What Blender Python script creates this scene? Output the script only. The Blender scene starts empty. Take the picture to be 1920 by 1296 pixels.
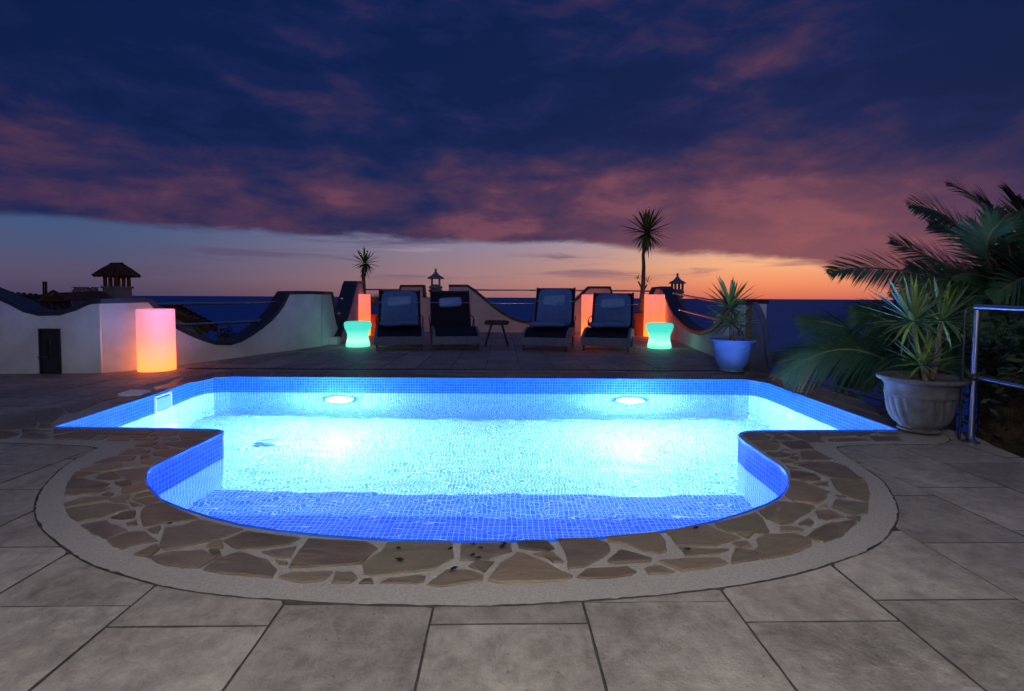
import bpy, bmesh, math, random
from mathutils import Vector, Matrix
from mathutils.geometry import intersect_point_line
R = math.radians
random.seed(7)
sc = bpy.context.scene
COL = sc.collection
V = Vector

# ------------------------------------------------------------------ camera
CAM = V((0, 0, 0.95))
PITCH, ROLL, F, PY = math.atan(45.5/960), R(0.31), 960.0, 602.5
_R0, _U0, _B0 = V((1,0,0)), V((0,math.sin(PITCH),math.cos(PITCH))), V((0,-math.cos(PITCH),math.sin(PITCH)))
_r = _R0*math.cos(ROLL)+_U0*math.sin(ROLL)
_u = -_R0*math.sin(ROLL)+_U0*math.cos(ROLL)
cam = bpy.data.cameras.new('camera'); cam.lens = 18; cam.sensor_width = 36
cam.shift_y = -45.5/1920; cam.clip_end = 200000; cam.clip_start = 0.05
co = bpy.data.objects.new('camera', cam); COL.objects.link(co)
m = Matrix.Identity(4)
for i, c in enumerate((_r, _u, _B0)):
    for j in range(3): m[j][i] = c[j]
m.translation = CAM; co.matrix_world = m
sc.camera = co

def ray(px, py):
    return _r*((px-960)/F) + _u*(-(py-PY)/F) - _B0
def G(px, py, z=0.0):                                   # surveyed point at height z
    d = ray(px, py); t = (z-CAM.z)/d.z
    return CAM + d*t
def D(px, py, y):                                       # surveyed point at depth y
    d = ray(px, py); return CAM + d*(y/d.y)
def P(v):                                               # where a point lands in the photograph
    q = V(v)-CAM; c = -q.dot(_B0)
    return (960+F*q.dot(_r)/c, PY-F*q.dot(_u)/c) if c > 0.01 else (1e6, 1e6)

def S(r, g, b):                                         # sRGB 0-255 -> linear
    f = lambda c: (c/255/12.92) if c <= 10 else ((c/255+0.055)/1.055)**2.4
    return (f(r), f(g), f(b), 1)

sc.view_settings.view_transform = 'Standard'; sc.view_settings.look = 'None'
sc.view_settings.exposure = 0; sc.view_settings.gamma = 1
sc.render.engine = 'CYCLES'
cy = sc.cycles
cy.use_denoising = True; cy.max_bounces = 10; cy.diffuse_bounces = 5; cy.glossy_bounces = 4
cy.transmission_bounces = 8; cy.transparent_max_bounces = 8
cy.sample_clamp_indirect = 25; cy.blur_glossy = 0.5
cy.caustics_reflective = True; cy.caustics_refractive = True

# ------------------------------------------------------------------ node helper
class N:
    def __init__(s, t, sock): s.t, s.s = t, sock
    def _m(s, op, *a):
        n = s.t.nodes.new('ShaderNodeMath'); n.operation = op
        for i, v in enumerate((s,)+a):
            if isinstance(v, N): s.t.links.new(v.s, n.inputs[i])
            else: n.inputs[i].default_value = v
        return N(s.t, n.outputs[0])
    def __add__(s, o): return s._m('ADD', o)
    def __radd__(s, o): return s._m('ADD', o)
    def __sub__(s, o): return s._m('SUBTRACT', o)
    def __rsub__(s, o): return (s*-1)+o
    def __mul__(s, o): return s._m('MULTIPLY', o)
    def __rmul__(s, o): return s._m('MULTIPLY', o)
    def __truediv__(s, o): return s._m('DIVIDE', o)
    def max(s, o): return s._m('MAXIMUM', o)
    def min(s, o): return s._m('MINIMUM', o)
    def pow(s, o): return s._m('POWER', o)
    def exp(s): return s._m('EXPONENT')
    def clamp(s): return s.max(0.0).min(1.0)
    def step(s, a, b):                                  # smoothstep a..b -> 0..1
        n = s.t.nodes.new('ShaderNodeMapRange'); n.interpolation_type = 'SMOOTHSTEP'
        s.t.links.new(s.s, n.inputs[0]); 
        if a < b: n.inputs[1].default_value = a; n.inputs[2].default_value = b
        else:
            n.inputs[1].default_value = b; n.inputs[2].default_value = a
            n.inputs[3].default_value = 1; n.inputs[4].default_value = 0
        return N(s.t, n.outputs[0])
def mixc(t, f, a, b, mode='MIX'):
    n = t.nodes.new('ShaderNodeMix'); n.data_type = 'RGBA'; n.blend_type = mode
    for k, v in ((0, f), (6, a), (7, b)):
        if isinstance(v, N): t.links.new(v.s, n.inputs[k])
        else: n.inputs[k].default_value = v
    return N(t, n.outputs[2])
def comb(t, x, y, z):
    n = t.nodes.new('ShaderNodeCombineXYZ')
    for i, v in enumerate((x, y, z)):
        if isinstance(v, N): t.links.new(v.s, n.inputs[i])
        else: n.inputs[i].default_value = v
    return N(t, n.outputs[0])
def noise(t, vec, scale, detail=4, rough=0.55, dist=0.0):
    n = t.nodes.new('ShaderNodeTexNoise')
    if vec is not None: t.links.new(vec.s, n.inputs['Vector'])
    n.inputs['Scale'].default_value = scale; n.inputs['Detail'].default_value = detail
    n.inputs['Roughness'].default_value = rough; n.inputs['Distortion'].default_value = dist
    return N(t, n.outputs[0])
def ramp(t, f, stops):
    n = t.nodes.new('ShaderNodeValToRGB'); t.links.new(f.s, n.inputs[0])
    e = n.color_ramp.elements
    while len(e) < len(stops): e.new(0.5)
    for el, (p, c) in zip(e, stops): el.position = p; el.color = c
    return N(t, n.outputs[0])

# ------------------------------------------------------------------ dusk sky
w = bpy.data.worlds.new('World'); sc.world = w; w.use_nodes = True
t = w.node_tree; t.nodes.clear()
tc = t.nodes.new('ShaderNodeTexCoord'); sx = t.nodes.new('ShaderNodeSeparateXYZ')
t.links.new(tc.outputs['Generated'], sx.inputs[0])
X, Y, Z = (N(t, sx.outputs[i]) for i in range(3))
az = X._m('ARCTAN2', Y)*57.2958
el = Z._m('ARCSINE')*57.2958
e01 = (el/14).clamp()
left = ramp(t, e01, [(0, S(76,66,92)), (0.12, S(86,78,106)), (0.3, S(74,84,120)), (0.5, S(60,88,130)), (1, S(40,60,105))])
mid = ramp(t, e01, [(0, S(150,104,108)), (0.12, S(162,122,124)), (0.28, S(148,124,138)), (0.45, S(134,128,158)), (1, S(80,86,125))])
right = ramp(t, e01, [(0, S(206,106,88)), (0.1, S(232,138,98)), (0.24, S(240,172,128)), (0.42, S(214,176,156)), (1, S(120,100,125))])
clear = mixc(t, az.step(-42, 2), left, mid)
gl = ((az-27.0)*(az-27.0)*(-1/330.0)).exp()
clear = mixc(t, gl.clamp(), clear, right)
# thin streaks between the horizon and the deck
va = comb(t, az*0.045, el*0.55, 3.0)
st = noise(t, va, 1.3, 5, 0.6, 0.4)
clear = mixc(t, st.step(0.5, 0.68)*el.step(0.8, 3.2)*0.75, clear, mixc(t, gl.clamp(), S(88,78,108), S(128,92,112)))
st2 = noise(t, comb(t, az*0.03, el*0.7, 9.0), 1.7, 5, 0.6, 0.3)
clear = mixc(t, st2.step(0.56, 0.72)*el.step(2.2, 4.5)*az.step(-25, 0)*0.6, clear, S(186,160,172))
# cloud deck
rim = noise(t, comb(t, az*0.07, el*0.26, 1.0), 1.9, 8, 0.62, 0.3)
edge = 6.15 - az.step(-35, 5)*0.3 - az.step(6, 24)*1.8 - az.step(25, 40)*3.6
deck = (el + (rim-0.5)*2.2 - edge).step(-0.25, 0.75)
zz = Z.max(0.0)+0.10
pv = comb(t, X/zz, Y/zz, 0.0)
b1 = noise(t, comb(t, az*0.028, el*0.075, 14.0), 1.2, 3, 0.5, 0.2)
b2 = noise(t, comb(t, az*0.075, el*0.20, 7.0), 1.7, 7, 0.6, 0.25)
b3 = noise(t, pv, 0.9, 4, 0.55, 0.2)
def blob(a0, e0, sa, se):
    return (((az-a0)*(az-a0)*(-1/(sa*sa))) + ((el-e0)*(el-e0)*(-1/(se*se)))).exp()
pk = (b1-0.5)*1.4 + (b2-0.5)*1.7 + (b3-0.5)*0.35
low = el.step(22, 8)
pink = (pk*0.95 + low*0.30 + 0.25 + blob(24,20,9,5)*0.32 + blob(14,12,14,3.5)*0.22 + blob(32,8,8,3)*0.22 + blob(-30,10,14,2.2)*0.16
        + blob(-22,24,5,3)*0.2 + blob(31,14.5,8,2.5)*0.2 + blob(0,11,30,5)*0.08 - blob(-30,16,14,3)*0.45 - blob(-3,25,10,5)*0.4 - blob(-42,22,14,8)*0.3 - blob(43,24,10,9)*0.5 - blob(12,26,6,3)*0.1)
dc = ramp(t, pink.clamp(), [(0, S(7,28,74)), (0.25, S(18,33,82)), (0.48, S(44,40,82)), (0.75, S(76,50,82)), (1, S(112,66,88))])
dc = mixc(t, gl.clamp()*el.step(14, 3)*0.45, dc, S(168,98,100))
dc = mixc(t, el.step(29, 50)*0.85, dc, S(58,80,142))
dc = mixc(t, ((az._m('ABSOLUTE')).step(34, 60))*el.step(6,20)*0.5, dc, S(9,18,48))
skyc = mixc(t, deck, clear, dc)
skyc = mixc(t, el.step(-0.2, -1.0), skyc, S(16,26,52))
nish = t.nodes.new('ShaderNodeTexSky'); nish.sky_type = 'NISHITA'; nish.sun_disc = False
nish.sun_elevation = R(0.5); nish.sun_rotation = R(27)
nm = t.nodes.new('ShaderNodeVectorMath'); nm.operation = 'SCALE'; nm.inputs['Scale'].default_value = 0.005
t.links.new(nish.outputs[0], nm.inputs[0])
tot = t.nodes.new('ShaderNodeVectorMath'); tot.operation = 'ADD'
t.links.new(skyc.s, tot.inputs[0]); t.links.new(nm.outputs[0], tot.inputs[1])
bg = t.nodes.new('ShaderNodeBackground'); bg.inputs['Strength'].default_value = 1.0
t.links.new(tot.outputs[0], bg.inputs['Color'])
wo = t.nodes.new('ShaderNodeOutputWorld'); t.links.new(bg.outputs[0], wo.inputs[0])

sun = bpy.data.lights.new('sun', 'SUN'); sun.energy = 0.035; sun.angle = R(12); sun.color = (1, 0.55, 0.3)
so = bpy.data.objects.new('sun', sun); COL.objects.link(so)
so.rotation_euler = V((-math.sin(R(27)), -math.cos(R(27)), -math.sin(R(2)))).to_track_quat('-Z', 'Y').to_euler()

# ------------------------------------------------------------------ materials
def mat(name, base=(0.5,0.5,0.5), rough=0.7, spec=0.5, metal=0.0, var=None, vscale=6, bump=0.0, bscale=40, rand=0.0, det=5, bdist=0.01, emis=None, estr=0):
    mt = bpy.data.materials.new(name); mt.use_nodes = True; t = mt.node_tree
    b = t.nodes['Principled BSDF']
    base = tuple(base[:3])+(1,)
    b.inputs['Roughness'].default_value = rough; b.inputs['Specular IOR Level'].default_value = spec
    b.inputs['Metallic'].default_value = metal
    tcn = t.nodes.new('ShaderNodeTexCoord'); vec = N(t, tcn.outputs['Object'])
    c = None
    if var:
        nz = noise(t, vec, vscale, det, 0.62)
        c = mixc(t, nz.step(0.32, 0.68), base, tuple(var[:3])+(1,))
        nr = noise(t, vec, vscale*3, 3)
        t.links.new((nr*0.25+(rough-0.12)).s, b.inputs['Roughness'])
    if rand:
        oi = t.nodes.new('ShaderNodeObjectInfo')
        rn = N(t, oi.outputs['Random'])
        hsv = t.nodes.new('ShaderNodeHueSaturation')
        t.links.new((rn*rand+(1-rand/2)).s, hsv.inputs['Value'])
        if c: t.links.new(c.s, hsv.inputs['Color'])
        else: hsv.inputs['Color'].default_value = base
        c = N(t, hsv.outputs[0])
    if c: t.links.new(c.s, b.inputs['Base Color'])
    else: b.inputs['Base Color'].default_value = base
    if bump:
        bn = noise(t, vec, bscale, 6, 0.65)
        bp = t.nodes.new('ShaderNodeBump'); bp.inputs['Strength'].default_value = bump; bp.inputs['Distance'].default_value = bdist
        t.links.new(bn.s, bp.inputs['Height']); t.links.new(bp.outputs[0], b.inputs['Normal'])
    if emis:
        b.inputs['Emission Color'].default_value = tuple(emis[:3])+(1,); b.inputs['Emission Strength'].default_value = estr
    return mt

def slab_mat():
    mt = bpy.data.materials.new('stamped_concrete'); mt.use_nodes = True; t = mt.node_tree
    b = t.nodes['Principled BSDF']
    g = t.nodes.new('ShaderNodeNewGeometry'); vec = N(t, g.outputs['Position'])
    oi = t.nodes.new('ShaderNodeObjectInfo'); rn = N(t, oi.outputs['Random'])
    a = noise(t, vec, 2.6, 6, 0.66, 0.25); c = noise(t, vec, 13, 8, 0.78, 0.25); d = noise(t, vec, 90, 3, 0.7)
    col = ramp(t, (a*0.45+c*0.55), [(0.36, (0.13,0.118,0.104,1)), (0.46, (0.225,0.205,0.18,1)), (0.54, (0.31,0.285,0.25,1)), (0.66, (0.42,0.385,0.335,1))])
    dk = noise(t, vec, 4.3, 8, 0.75, 0.35)
    col = mixc(t, dk.step(0.54, 0.70)*0.7, col, (0.09,0.085,0.082,1))
    sp = noise(t, vec, 60, 2, 0.5)
    col = mixc(t, sp.step(0.66, 0.74)*0.6, col, (0.07,0.065,0.06,1))
    wh = noise(t, vec, 19, 6, 0.75, 0.5)
    col = mixc(t, wh.step(0.62, 0.72)*0.35, col, (0.5,0.48,0.45,1))
    hsv = t.nodes.new('ShaderNodeHueSaturation'); t.links.new(col.s, hsv.inputs['Color'])
    t.links.new((rn*0.36+0.82).s, hsv.inputs['Value'])
    t.links.new(hsv.outputs[0], b.inputs['Base Color'])
    t.links.new((a*0.25+0.42).s, b.inputs['Roughness']); b.inputs['Specular IOR Level'].default_value = 0.4
    bp = t.nodes.new('ShaderNodeBump'); bp.inputs['Strength'].default_value = 0.9; bp.inputs['Distance'].default_value = 0.016
    t.links.new((c*0.7+d*0.18+a*0.6).s, bp.inputs['Height']); t.links.new(bp.outputs[0], b.inputs['Normal'])
    return mt
def stone_mat():
    mt = bpy.data.materials.new('flagstone'); mt.use_nodes = True; t = mt.node_tree
    b = t.nodes['Principled BSDF']
    g = t.nodes.new('ShaderNodeNewGeometry'); vec = N(t, g.outputs['Position'])
    oi = t.nodes.new('ShaderNodeObjectInfo'); rn = N(t, oi.outputs['Random'])
    base = ramp(t, rn, [(0, (0.050,0.042,0.034,1)), (0.18, (0.15,0.122,0.078,1)), (0.34, (0.085,0.074,0.062,1)), (0.5, (0.22,0.172,0.105,1)), (0.62, (0.105,0.076,0.052,1)), (0.78, (0.13,0.118,0.105,1)), (0.9, (0.13,0.12,0.07,1)), (1, (0.18,0.14,0.09,1))])
    mp = t.nodes.new('ShaderNodeMapping'); t.links.new(vec.s, mp.inputs[0])
    t.links.new(comb(t, 0.0, 0.0, rn*6.28).s, mp.inputs['Rotation']); mp.inputs['Scale'].default_value = (1, 3.2, 1)
    a = noise(t, N(t, mp.outputs[0]), 5, 6, 0.65, 1.2)
    f = noise(t, N(t, mp.outputs[0]), 26, 5, 0.7, 0.8); s = noise(t, vec, 3.1, 3, 0.5, 0.5)
    col = mixc(t, a.step(0.35, 0.7)*0.55, base, (0.24,0.19,0.135,1))
    col = mixc(t, s.step(0.6, 0.72)*0.6, col, (0.06,0.05,0.052,1))
    col = mixc(t, f.step(0.55, 0.75)*0.25, col, (0.3,0.26,0.21,1))
    t.links.new(col.s, b.inputs['Base Color'])
    t.links.new((a*0.3+0.28).s, b.inputs['Roughness']); b.inputs['Specular IOR Level'].default_value = 0.45
    bp = t.nodes.new('ShaderNodeBump'); bp.inputs['Strength'].default_value = 0.9; bp.inputs['Distance'].default_value = 0.014
    t.links.new((a*0.7+f*0.3).s, bp.inputs['Height']); t.links.new(bp.outputs[0], b.inputs['Normal'])
    return mt
def mosaic_mat(name, c1, c2, grout, size=0.03):
    mt = bpy.data.materials.new(name); mt.use_nodes = True; t = mt.node_tree
    b = t.nodes['Principled BSDF']
    uv = t.nodes.new('ShaderNodeUVMap')
    br = t.nodes.new('ShaderNodeTexBrick'); t.links.new(uv.outputs[0], br.inputs['Vector'])
    br.offset = 0; br.squash = 1
    br.inputs['Scale'].default_value = 1; br.inputs['Brick Width'].default_value = size; br.inputs['Row Height'].default_value = size
    br.inputs['Mortar Size'].default_value = size*0.065; br.inputs['Mortar Smooth'].default_value = 0.3; br.inputs['Bias'].default_value = 0
    br.inputs['Color1'].default_value = c1+(1,); br.inputs['Color2'].default_value = c2+(1,); br.inputs['Mortar'].default_value = grout+(1,)
    t.links.new(br.outputs['Color'], b.inputs['Base Color'])
    fac = N(t, br.outputs['Fac'])
    t.links.new((fac*0.4+0.38).s, b.inputs['Roughness']); b.inputs['Specular IOR Level'].default_value = 0.06
    bp = t.nodes.new('ShaderNodeBump'); bp.inputs['Strength'].default_value = 0.5; bp.inputs['Distance'].default_value = 0.002
    t.links.new((fac*-1.0).s, bp.inputs['Height']); t.links.new(bp.outputs[0], b.inputs['Normal'])
    return mt
def glow_mat(name, stops, h, strength):                 # translucent plastic shell with LEDs inside
    mt = bpy.data.materials.new(name); mt.use_nodes = True; t = mt.node_tree
    b = t.nodes['Principled BSDF']; b.inputs['Base Color'].default_value = (0.6,0.6,0.6,1); b.inputs['Roughness'].default_value = 0.4
    tcn = t.nodes.new('ShaderNodeTexCoord'); sp = t.nodes.new('ShaderNodeSeparateXYZ'); t.links.new(tcn.outputs['Object'], sp.inputs[0])
    c = ramp(t, (N(t, sp.outputs[2])/h).clamp(), stops)
    t.links.new(c.s, b.inputs['Emission Color']); b.inputs['Emission Strength'].default_value = strength
    return mt
def leaf_mat(name, a, b_, rough=0.45, rand=0.5):
    mt = mat(name, a, rough, 0.5, var=b_, vscale=9, rand=rand)
    return mt

M = {}
M['slab'] = slab_mat(); M['stone'] = stone_mat()
M['mortar'] = mat('granular_mortar', (0.29,0.275,0.255), 0.9, 0.2, var=(0.37,0.35,0.325), vscale=90, bump=0.8, bscale=150, bdist=0.006, det=8)
M['joint'] = mat('joint_dirt', (0.045,0.042,0.04), 0.95, 0.1, var=(0.08,0.075,0.07), vscale=20)
M['mosaic'] = mosaic_mat('blue_mosaic', (0.050,0.205,0.78), (0.105,0.305,0.86), (0.66,0.74,0.92))
M['band'] = mosaic_mat('deep_blue_mosaic', (0.003,0.092,0.62), (0.008,0.145,0.76), (0.15,0.32,0.70))
M['trim'] = mat('glazed_edge_tile', (0.03,0.18,0.7), 0.2, 0.6)
M['plaster'] = mat('white_plaster', (0.52,0.53,0.55), 0.85, 0.2, var=(0.70,0.71,0.74), vscale=1.6, bump=0.35, bscale=60, bdist=0.004)
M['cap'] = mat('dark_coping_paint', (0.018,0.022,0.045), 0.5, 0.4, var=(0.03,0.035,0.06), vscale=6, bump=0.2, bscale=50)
M['steel'] = mat('steel', (0.42,0.43,0.48), 0.26, 0.5, metal=1.0)
M['dark_metal'] = mat('dark_metal', (0.012,0.013,0.02), 0.35, 0.5)
M['wicker'] = mat('wicker', (0.05,0.07,0.12), 0.5, 0.5, var=(0.28,0.34,0.46), vscale=90, bump=1.0, bscale=160, bdist=0.006, det=2)
M['sling'] = mat('black_mesh', (0.008,0.009,0.02), 0.7, 0.2, var=(0.014,0.015,0.03), vscale=30, bump=0.3, bscale=300, bdist=0.002)
M['pad'] = mat('slate_blue_pad', (0.075,0.15,0.34), 0.9, 0.15, var=(0.10,0.185,0.40), vscale=12, bump=0.5, bscale=45, bdist=0.01)
M['pillow'] = mat('pale_blue_pillow', (0.16,0.27,0.48), 0.9, 0.15, var=(0.24,0.37,0.6), vscale=45, bump=0.8, bscale=90, bdist=0.008)
M['terracotta'] = mat('terracotta', (0.33,0.12,0.07), 0.85, 0.2, var=(0.24,0.085,0.05), vscale=10, bump=0.5, bscale=60)
M['pot'] = mat('grey_stone_pot', (0.06,0.062,0.07), 0.75, 0.3, var=(0.095,0.095,0.105), vscale=14, bump=0.5, bscale=70, bdist=0.004)
M['pot2'] = mat('pale_pot_pool_tint', (0.13,0.25,0.52), 0.4, 0.4, var=(0.11,0.22,0.48), vscale=6, bump=0.15, bscale=40)  # the pool's blue light on a pale pot, put into its base colour
M['soil'] = mat('soil', (0.03,0.022,0.016), 0.95, 0.1, var=(0.06,0.045,0.03), vscale=30, bump=1.0, bscale=60, bdist=0.02)
M['lantern'] = mat('grey_cast_stone', (0.24,0.26,0.30), 0.9, 0.2, var=(0.34,0.36,0.40), vscale=18, bump=0.8, bscale=60, bdist=0.01)
M['trunk'] = mat('yucca_trunk', (0.12,0.10,0.085), 0.9, 0.15, var=(0.2,0.17,0.14), vscale=20, bump=1.0, bscale=50, bdist=0.02)
M['bark'] = mat('palm_bark', (0.07,0.05,0.035), 0.95, 0.1, var=(0.11,0.08,0.05), vscale=15, bump=1.0, bscale=20, bdist=0.04)
M['yucca'] = leaf_mat('yucca_leaf', (0.075,0.14,0.03), (0.13,0.20,0.045), 0.4)
M['palm'] = leaf_mat('palm_leaflet', (0.026,0.072,0.030), (0.050,0.115,0.055), 0.38, 0.3)
M['rachis'] = mat('palm_rachis', (0.16,0.15,0.07), 0.5, 0.3)
M['dry'] = mat('dry_leaf', (0.17,0.13,0.07), 0.8, 0.2, rand=0.4)
M['hedge'] = leaf_mat('hedge_leaf', (0.012,0.03,0.012), (0.022,0.045,0.018), 0.6, 0)
M['rooftile'] = mat('clay_roof_tile', (0.19,0.085,0.055), 0.9, 0.15, var=(0.10,0.055,0.04), vscale=5, bump=0.6, bscale=30, rand=0.5)
M['cream'] = mat('cream_render', (0.46,0.40,0.30), 0.9, 0.2, var=(0.36,0.31,0.24), vscale=4)
M['chimney'] = mat('chimney_render', (0.5,0.45,0.42), 0.9, 0.2, var=(0.36,0.32,0.3), vscale=6)
M['wood'] = mat('painted_hatch', (0.022,0.024,0.035), 0.6, 0.3, var=(0.03,0.032,0.045), vscale=8)
M['white_plastic'] = mat('white_plastic', (0.7,0.74,0.78), 0.35, 0.5)
M['hillside'] = mat('scrub', (0.012,0.018,0.01), 0.95, 0.1, var=(0.025,0.03,0.015), vscale=0.4)
M['litter'] = mat('dead_leaf', (0.012,0.009,0.007), 0.8, 0.2)
M['cylinder_a'] = glow_mat('lit_shell_lilac', [(0, (3.0,.52,.06,1)), (0.25, (2.5,.47,.10,1)), (0.55, (1.5,.30,.18,1)), (0.8, (1.0,.24,.28,1)), (1, (.84,.24,.36,1))], 0.73, 1.0)
M['cylinder_b'] = glow_mat('lit_shell_coral', [(0, (3.6,.6,.01,1)), (0.2, (2.8,.30,.03,1)), (0.5, (1.8,.20,.05,1)), (1, (.92,.19,.13,1))], 1.0, 1.0)
M['stool'] = glow_mat('lit_shell_turquoise', [(0, S(90,245,205)), (0.25, S(176,255,226)), (0.45, S(120,246,214)), (0.7, S(40,214,190)), (1, S(52,206,184))], 0.5, 1.1)
M['lens'] = mat('pool_lamp_lens', (0.8,0.8,0.8), 0.3, emis=(0.54,0.80,1.0), estr=2700)
M['globe'] = mat('opal_globe', (0.8,0.8,0.8), 0.3, emis=(1.0,0.91,0.79), estr=320)
# water surface
def water_mat():
    mt = bpy.data.materials.new('pool_water'); mt.use_nodes = True; t = mt.node_tree
    b = t.nodes['Principled BSDF']
    b.inputs['Base Color'].default_value = (1,1,1,1); b.inputs['Roughness'].default_value = 0.0
    b.inputs['IOR'].default_value = 1.33; b.inputs['Transmission Weight'].default_value = 1
    g = t.nodes.new('ShaderNodeNewGeometry'); vec = N(t, g.outputs['Position'])
    mp = t.nodes.new('ShaderNodeMapping'); t.links.new(vec.s, mp.inputs[0]); mp.inputs['Scale'].default_value = (0.8, 1.35, 1); mp.inputs['Rotation'].default_value = (0,0,0.35)
    a = noise(t, N(t, mp.outputs[0]), 6.0, 1, 0.5, 0.6); c = noise(t, N(t, mp.outputs[0]), 2.0, 2, 0.5, 0.3); d = noise(t, vec, 22, 1, 0.5, 0.2)
    bp = t.nodes.new('ShaderNodeBump'); bp.inputs['Strength'].default_value = 1.0; bp.inputs['Distance'].default_value = 1.0
    t.links.new((a*0.0060+c*0.018+d*0.00012).s, bp.inputs['Height']); t.links.new(bp.outputs[0], b.inputs['Normal'])
    return mt
M['water'] = water_mat()
def sea_mat():
    mt = bpy.data.materials.new('sea_water'); mt.use_nodes = True; t = mt.node_tree
    b = t.nodes['Principled BSDF']; b.inputs['Base Color'].default_value = (0.05,0.20,0.50,1)
    b.inputs['Roughness'].default_value = 0.9; b.inputs['Specular IOR Level'].default_value = 0.12
    gl = t.nodes.new('ShaderNodeBsdfGlossy'); gl.inputs['Color'].default_value = (0.07,0.24,0.5,1); gl.inputs['Roughness'].default_value = 0.35
    g = t.nodes.new('ShaderNodeNewGeometry')
    # wave slopes: only the camera-facing sides of waves are seen at grazing angles
    nz = noise(t, N(t, g.outputs['Position']), 0.02, 5, 0.6)
    bp = t.nodes.new('ShaderNodeBump'); bp.inputs['Strength'].default_value = 1; bp.inputs['Distance'].default_value = 30
    t.links.new(nz.s, bp.inputs['Height']); t.links.new(bp.outputs[0], gl.inputs['Normal'])
    mx = t.nodes.new('ShaderNodeMixShader'); mx.inputs[0].default_value = 0.35
    t.links.new(b.outputs[0], mx.inputs[1]); t.links.new(gl.outputs[0], mx.inputs[2])
    t.links.new(mx.outputs[0], t.nodes['Material Output'].inputs[0])
    return mt
M['sea'] = sea_mat()

# ------------------------------------------------------------------ mesh helpers
class MB:
    def __init__(s): s.v, s.f, s.uv = [], [], []
    def add(s, vs, fs, uvs=None):
        o = len(s.v); s.v += [tuple(v) for v in vs]
        for k, f in enumerate(fs):
            s.f.append(tuple(i+o for i in f)); s.uv.append(uvs[k] if uvs else None)
        return s
    def box(s, c, d, rot=None):
        c = V(c); hx, hy, hz = d[0]/2, d[1]/2, d[2]/2
        vs = [V((x,y,z)) for z in (-hz,hz) for y in (-hy,hy) for x in (-hx,hx)]
        if rot is not None: vs = [rot @ v for v in vs]
        return s.add([v+c for v in vs], [(0,2,3,1),(4,5,7,6),(0,1,5,4),(2,6,7,3),(0,4,6,2),(1,3,7,5)])
    def tube(s, pts, r, n=10, caps=True):
        pts = [V(p) for p in pts]; rs = r if isinstance(r, (list, tuple)) else [r]*len(pts)
        vs = []; up = None
        for i, p in enumerate(pts):
            tg = (pts[min(i+1, len(pts)-1)]-pts[max(i-1, 0)]).normalized()
            if up is None: up = tg.orthogonal().normalized()
            up = (up - tg*up.dot(tg)).normalized(); sd = tg.cross(up)
            for k in range(n):
                a = 2*math.pi*k/n; vs.append(p+(up*math.cos(a)+sd*math.sin(a))*rs[i])
        fs = [(i*n+k, i*n+(k+1)%n, (i+1)*n+(k+1)%n, (i+1)*n+k) for i in range(len(pts)-1) for k in range(n)]
        if caps: fs += [tuple(range(n))[::-1], tuple(range((len(pts)-1)*n, len(pts)*n))]
        return s.add(vs, fs)
    def lathe(s, prof, n=48, c=(0,0,0), fn=None, cap0=True, cap1=True):
        vs = []
        for i, (r, z) in enumerate(prof):
            for k in range(n):
                a = 2*math.pi*k/n; rr = fn(r, z, a) if fn else r
                vs.append((c[0]+rr*math.cos(a), c[1]+rr*math.sin(a), c[2]+z))
        m_ = len(prof)
        fs = [(i*n+k, i*n+(k+1)%n, (i+1)*n+(k+1)%n, (i+1)*n+k) for i in range(m_-1) for k in range(n)]
        if cap0: fs.append(tuple(range(n))[::-1])
        if cap1: fs.append(tuple(range((m_-1)*n, m_*n)))
        return s.add(vs, fs)
    def soft(s, c, d, p=0.45, nu=20, nv=12, rot=None, fn=None):   # stuffed cushion: superellipsoid
        vs = []; sg = lambda x, q: math.copysign(abs(x)**q, x)
        for i in range(nv+1):
            ph = -math.pi/2+math.pi*i/nv
            for k in range(nu):
                a = 2*math.pi*k/nu
                v = V((d[0]/2*sg(math.cos(ph), p)*sg(math.cos(a), p), d[1]/2*sg(math.cos(ph), p)*sg(math.sin(a), p), d[2]/2*sg(math.sin(ph), 0.9)))
                if fn: v = fn(v)
                if rot is not None: v = rot @ v
                vs.append(v+V(c))
        fs = [(i*nu+k, i*nu+(k+1)%nu, (i+1)*nu+(k+1)%nu, (i+1)*nu+k) for i in range(nv) for k in range(nu)]
        return s.add(vs, fs)
    def build(s, name, m, parent=None, smooth=False, bevel=0, loc=None):
        me = bpy.data.meshes.new(name); me.from_pydata(s.v, [], s.f); me.update()
        if any(u for u in s.uv):
            ul = me.uv_layers.new(name='UVMap')
            for p, u in zip(me.polygons, s.uv):
                if u:
                    for li, c in zip(p.loop_indices, u): ul.data[li].uv = c
        me.materials.append(m)
        return link(name, me, parent, smooth, bevel, loc)
def link(name, me, parent=None, smooth=False, bevel=0, loc=None):
    o = bpy.data.objects.new(name, me); COL.objects.link(o)
    if parent: o.parent = parent
    if loc is not None: o.location = loc
    if smooth:
        me.shade_smooth()
        try: me.set_sharp_from_angle(angle=R(45))
        except Exception: pass
    if bevel:
        b = o.modifiers.new('bevel', 'BEVEL'); b.width = bevel; b.segments = 2; b.limit_method = 'ANGLE'
    return o
def tag(o, label=None, cat=None, group=None, kind=None):
    for k, v in (('label', label), ('category', cat), ('group', group), ('kind', kind)):
        if v: o[k] = v
    return o
def thing(name, label, cat, loc=(0,0,0), rz=0, group=None):
    o = bpy.data.objects.new(name, None); COL.objects.link(o); o.location = loc; o.rotation_euler = (0,0,rz)
    o.empty_display_size = 0.1
    return tag(o, label, cat, group)
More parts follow.
